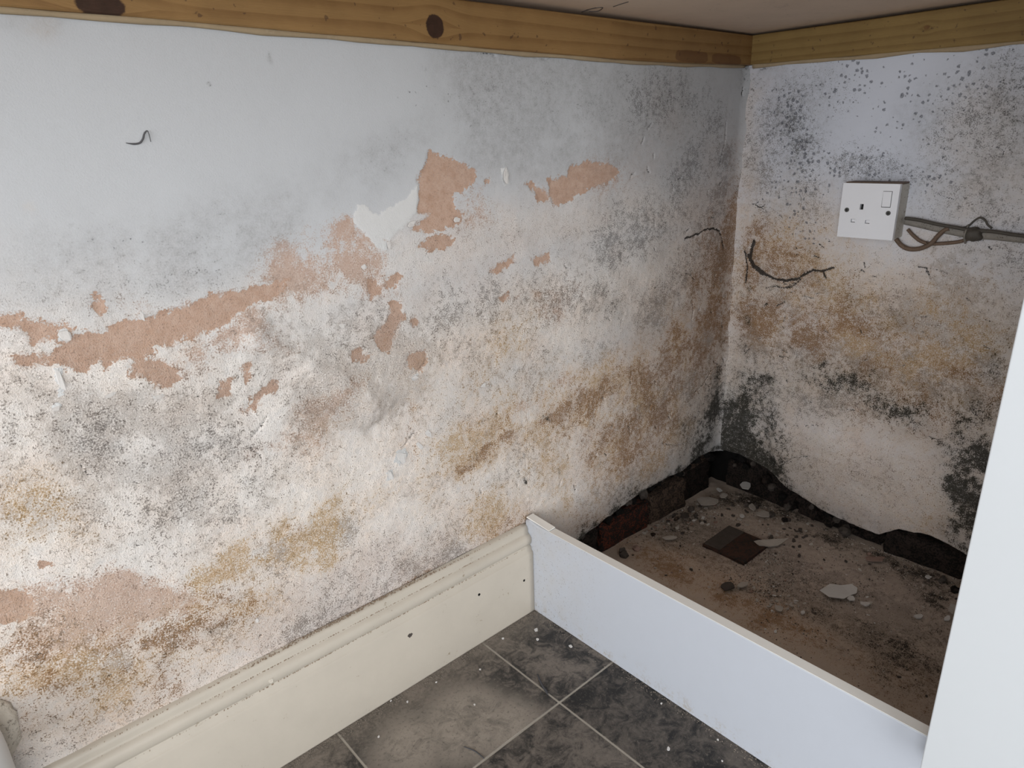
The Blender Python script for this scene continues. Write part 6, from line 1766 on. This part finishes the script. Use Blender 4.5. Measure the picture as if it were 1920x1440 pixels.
pts = []
for k in range(5600):
    c = r2.choice(GRIT_C)
    x = min(max(r2.gauss(c[0], c[2]), -0.55), 0.0); y = min(max(r2.gauss(c[1], c[2]), -0.60), 0.0)
    pts.append((x, y, slab_z(x, y)))
gr = grit('rubble_grit', pts, 0.0006, 0.0023, M_CHIP, 'pale and dark plaster grit scattered over the concrete slab')
gr.data.materials.append(M_CHIP_D)
for p in gr.data.polygons:
    p.material_index = 0 if (p.index // 4) % 100 < 46 else 1
r4 = random.Random(77)
for i in range(22):
    if i < 13:
        x, y = r4.uniform(-0.46, -0.05), r4.uniform(-0.045, -0.014)
        lab = 'dark lump of rubble at the foot of the brick footing'
        grp = 'rubble lumps under the left wall'
    else:
        x, y = r4.uniform(-0.045, -0.016), r4.uniform(-0.52, -0.06)
        lab = 'dark lump of rubble at the foot of the wall under the socket'
        grp = 'rubble lumps under the right wall'
    s = r4.uniform(0.004, 0.010)
    o = rubble_lump(None, (x, y, slab_z(x, y) + s * 0.4), s, r4.choice((M_CHIP_D, M_CHIP_D, M_DARK_BRICK, M_CHIP_P, M_BROWN_BRICK)), 900 + i)
    o.name = 'rubble_lump'
    tag(o, lab, 'rubble', grp)
pts = []
for k in range(1500):
    x = r2.uniform(-1.22, -0.575)
    pts.append((x, -0.0205 - abs(r2.gauss(0, 0.006)), 0.0))
for k in range(300):
    pts.append((-0.5725 - abs(r2.gauss(0, 0.006)), r2.uniform(-0.45, -0.021), 0.0))
grit('floor_dust', pts, 0.0005, 0.0014, M_FDUST, 'dusty crumbs gathered on the tiles along skirting and plinth')
pts = [(r2.uniform(-1.2, -0.58), -0.0005 - r2.random() ** 2 * 0.006, 0.1545) for k in range(2600)]
pts += [(r2.uniform(-1.2, -0.58), -0.0120 - r2.random() * 0.002, 0.1212) for k in range(900)]
pts += [(r2.uniform(-1.2, -0.58), -0.0085 - r2.random() * 0.002, 0.1425) for k in range(900)]
grit('ledge_dust', pts, 0.0005, 0.0016, M_DUST, 'fine plaster crumbs lying along the top of the skirting')
for i, (x, y, s, asp) in enumerate(TILE_CHIPS):
    o = shard('paint_chip', (x, y, 0.0003), s, 0.0012, r2.uniform(0, 6), (0, 0), M_CHIP_W, 800 + i, asp, 7)
    tag(o, 'tiny white paint chip on the dark tiles', 'paint chip', 'white chips on the dark tiles')

# square quarry tile let into the slab
qt = empty('quarry_tile', (-0.17, -0.151, 0.0))
tag(qt, 'dark red square tile lying in the rubble of the alcove', 'tile')
bm = bmesh.new()
bm_box(bm, -0.048, 0.044, -0.043, 0.043, 0.0, 0.0075, 0.0012, 2)
for v in bm.verts:
    v.co += Vector((rng.uniform(-1, 1), rng.uniform(-1, 1), rng.uniform(-1, 1))) * 0.0008
    v.co += Vector((-0.170, -0.151, 0.0))
from_bm('tile_body', bm, M_QUARRY, qt)
bm = bmesh.new()
bm_box(bm, -0.214, -0.128, -0.140, -0.109, 0.0070, 0.0092, 0.0006, 1)
for v in bm.verts:
    v.co += Vector((rng.uniform(-1, 1) * 0.002, rng.uniform(-1, 1) * 0.002, 0))
from_bm('mortar_smear', bm, M_CHIP_D, qt)

# twig on the tiles, stray fibre on the wall
tw = tube('twig', TWIG, [0.0008, 0.0015, 0.0016, 0.0020, 0.0009], M_FIBRE, None, seg=6)
tag(tw, 'thin dark twig lying across the grout line', 'twig')
tw = tube('twig', TWIG2, [0.0005, 0.0008, 0.0006], M_FIBRE, None, seg=6)
tag(tw, 'short dark twig on the pale cloud of the tile', 'twig')
hb = tube('wall_fibre', FIBRE, [0.0002, 0.0008, 0.0008, 0.0009, 0.0008, 0.0004, 0.0003], M_FIBRE_G, None, seg=6)
tag(hb, 'small dark curled fibre stuck to the clean white wall', 'fibre')

# loose paint flakes lifting off the left wall
def wall_flake(parent, u, z, w, h, rot, lift, seed, mat):
    r = random.Random(seed)
    bm = bmesh.new()
    n = 9
    f, b = [], []
    for k in range(n):
        an = 2 * math.pi * (k + r.uniform(-.35, .35)) / n
        rr = r.uniform(0.6, 1.1)
        x, y = math.cos(an) * w * 0.5 * rr, math.sin(an) * h * 0.5 * rr
        x, y = x * math.cos(rot) - y * math.sin(rot), x * math.sin(rot) + y * math.cos(rot)
        out = 0.0010 + lift * max(0.0, (-y / h + 0.5)) ** 2
        f.append(bm.verts.new((u + x, -out - 0.0007, z + y))); b.append(bm.verts.new((u + x, -out, z + y)))
    bm.faces.new(f); bm.faces.new(b)
    for k in range(n):
        bm.faces.new((f[k], f[(k + 1) % n], b[(k + 1) % n], b[k]))
    return from_bm('paint_flake', bm, mat, parent)


for i, (u, z, w, h, rot, lift) in enumerate(WALL_FLAKES):
    wall_flake(wl, u, z, w, h, rot, lift, 900 + i, M_CHIP_W)
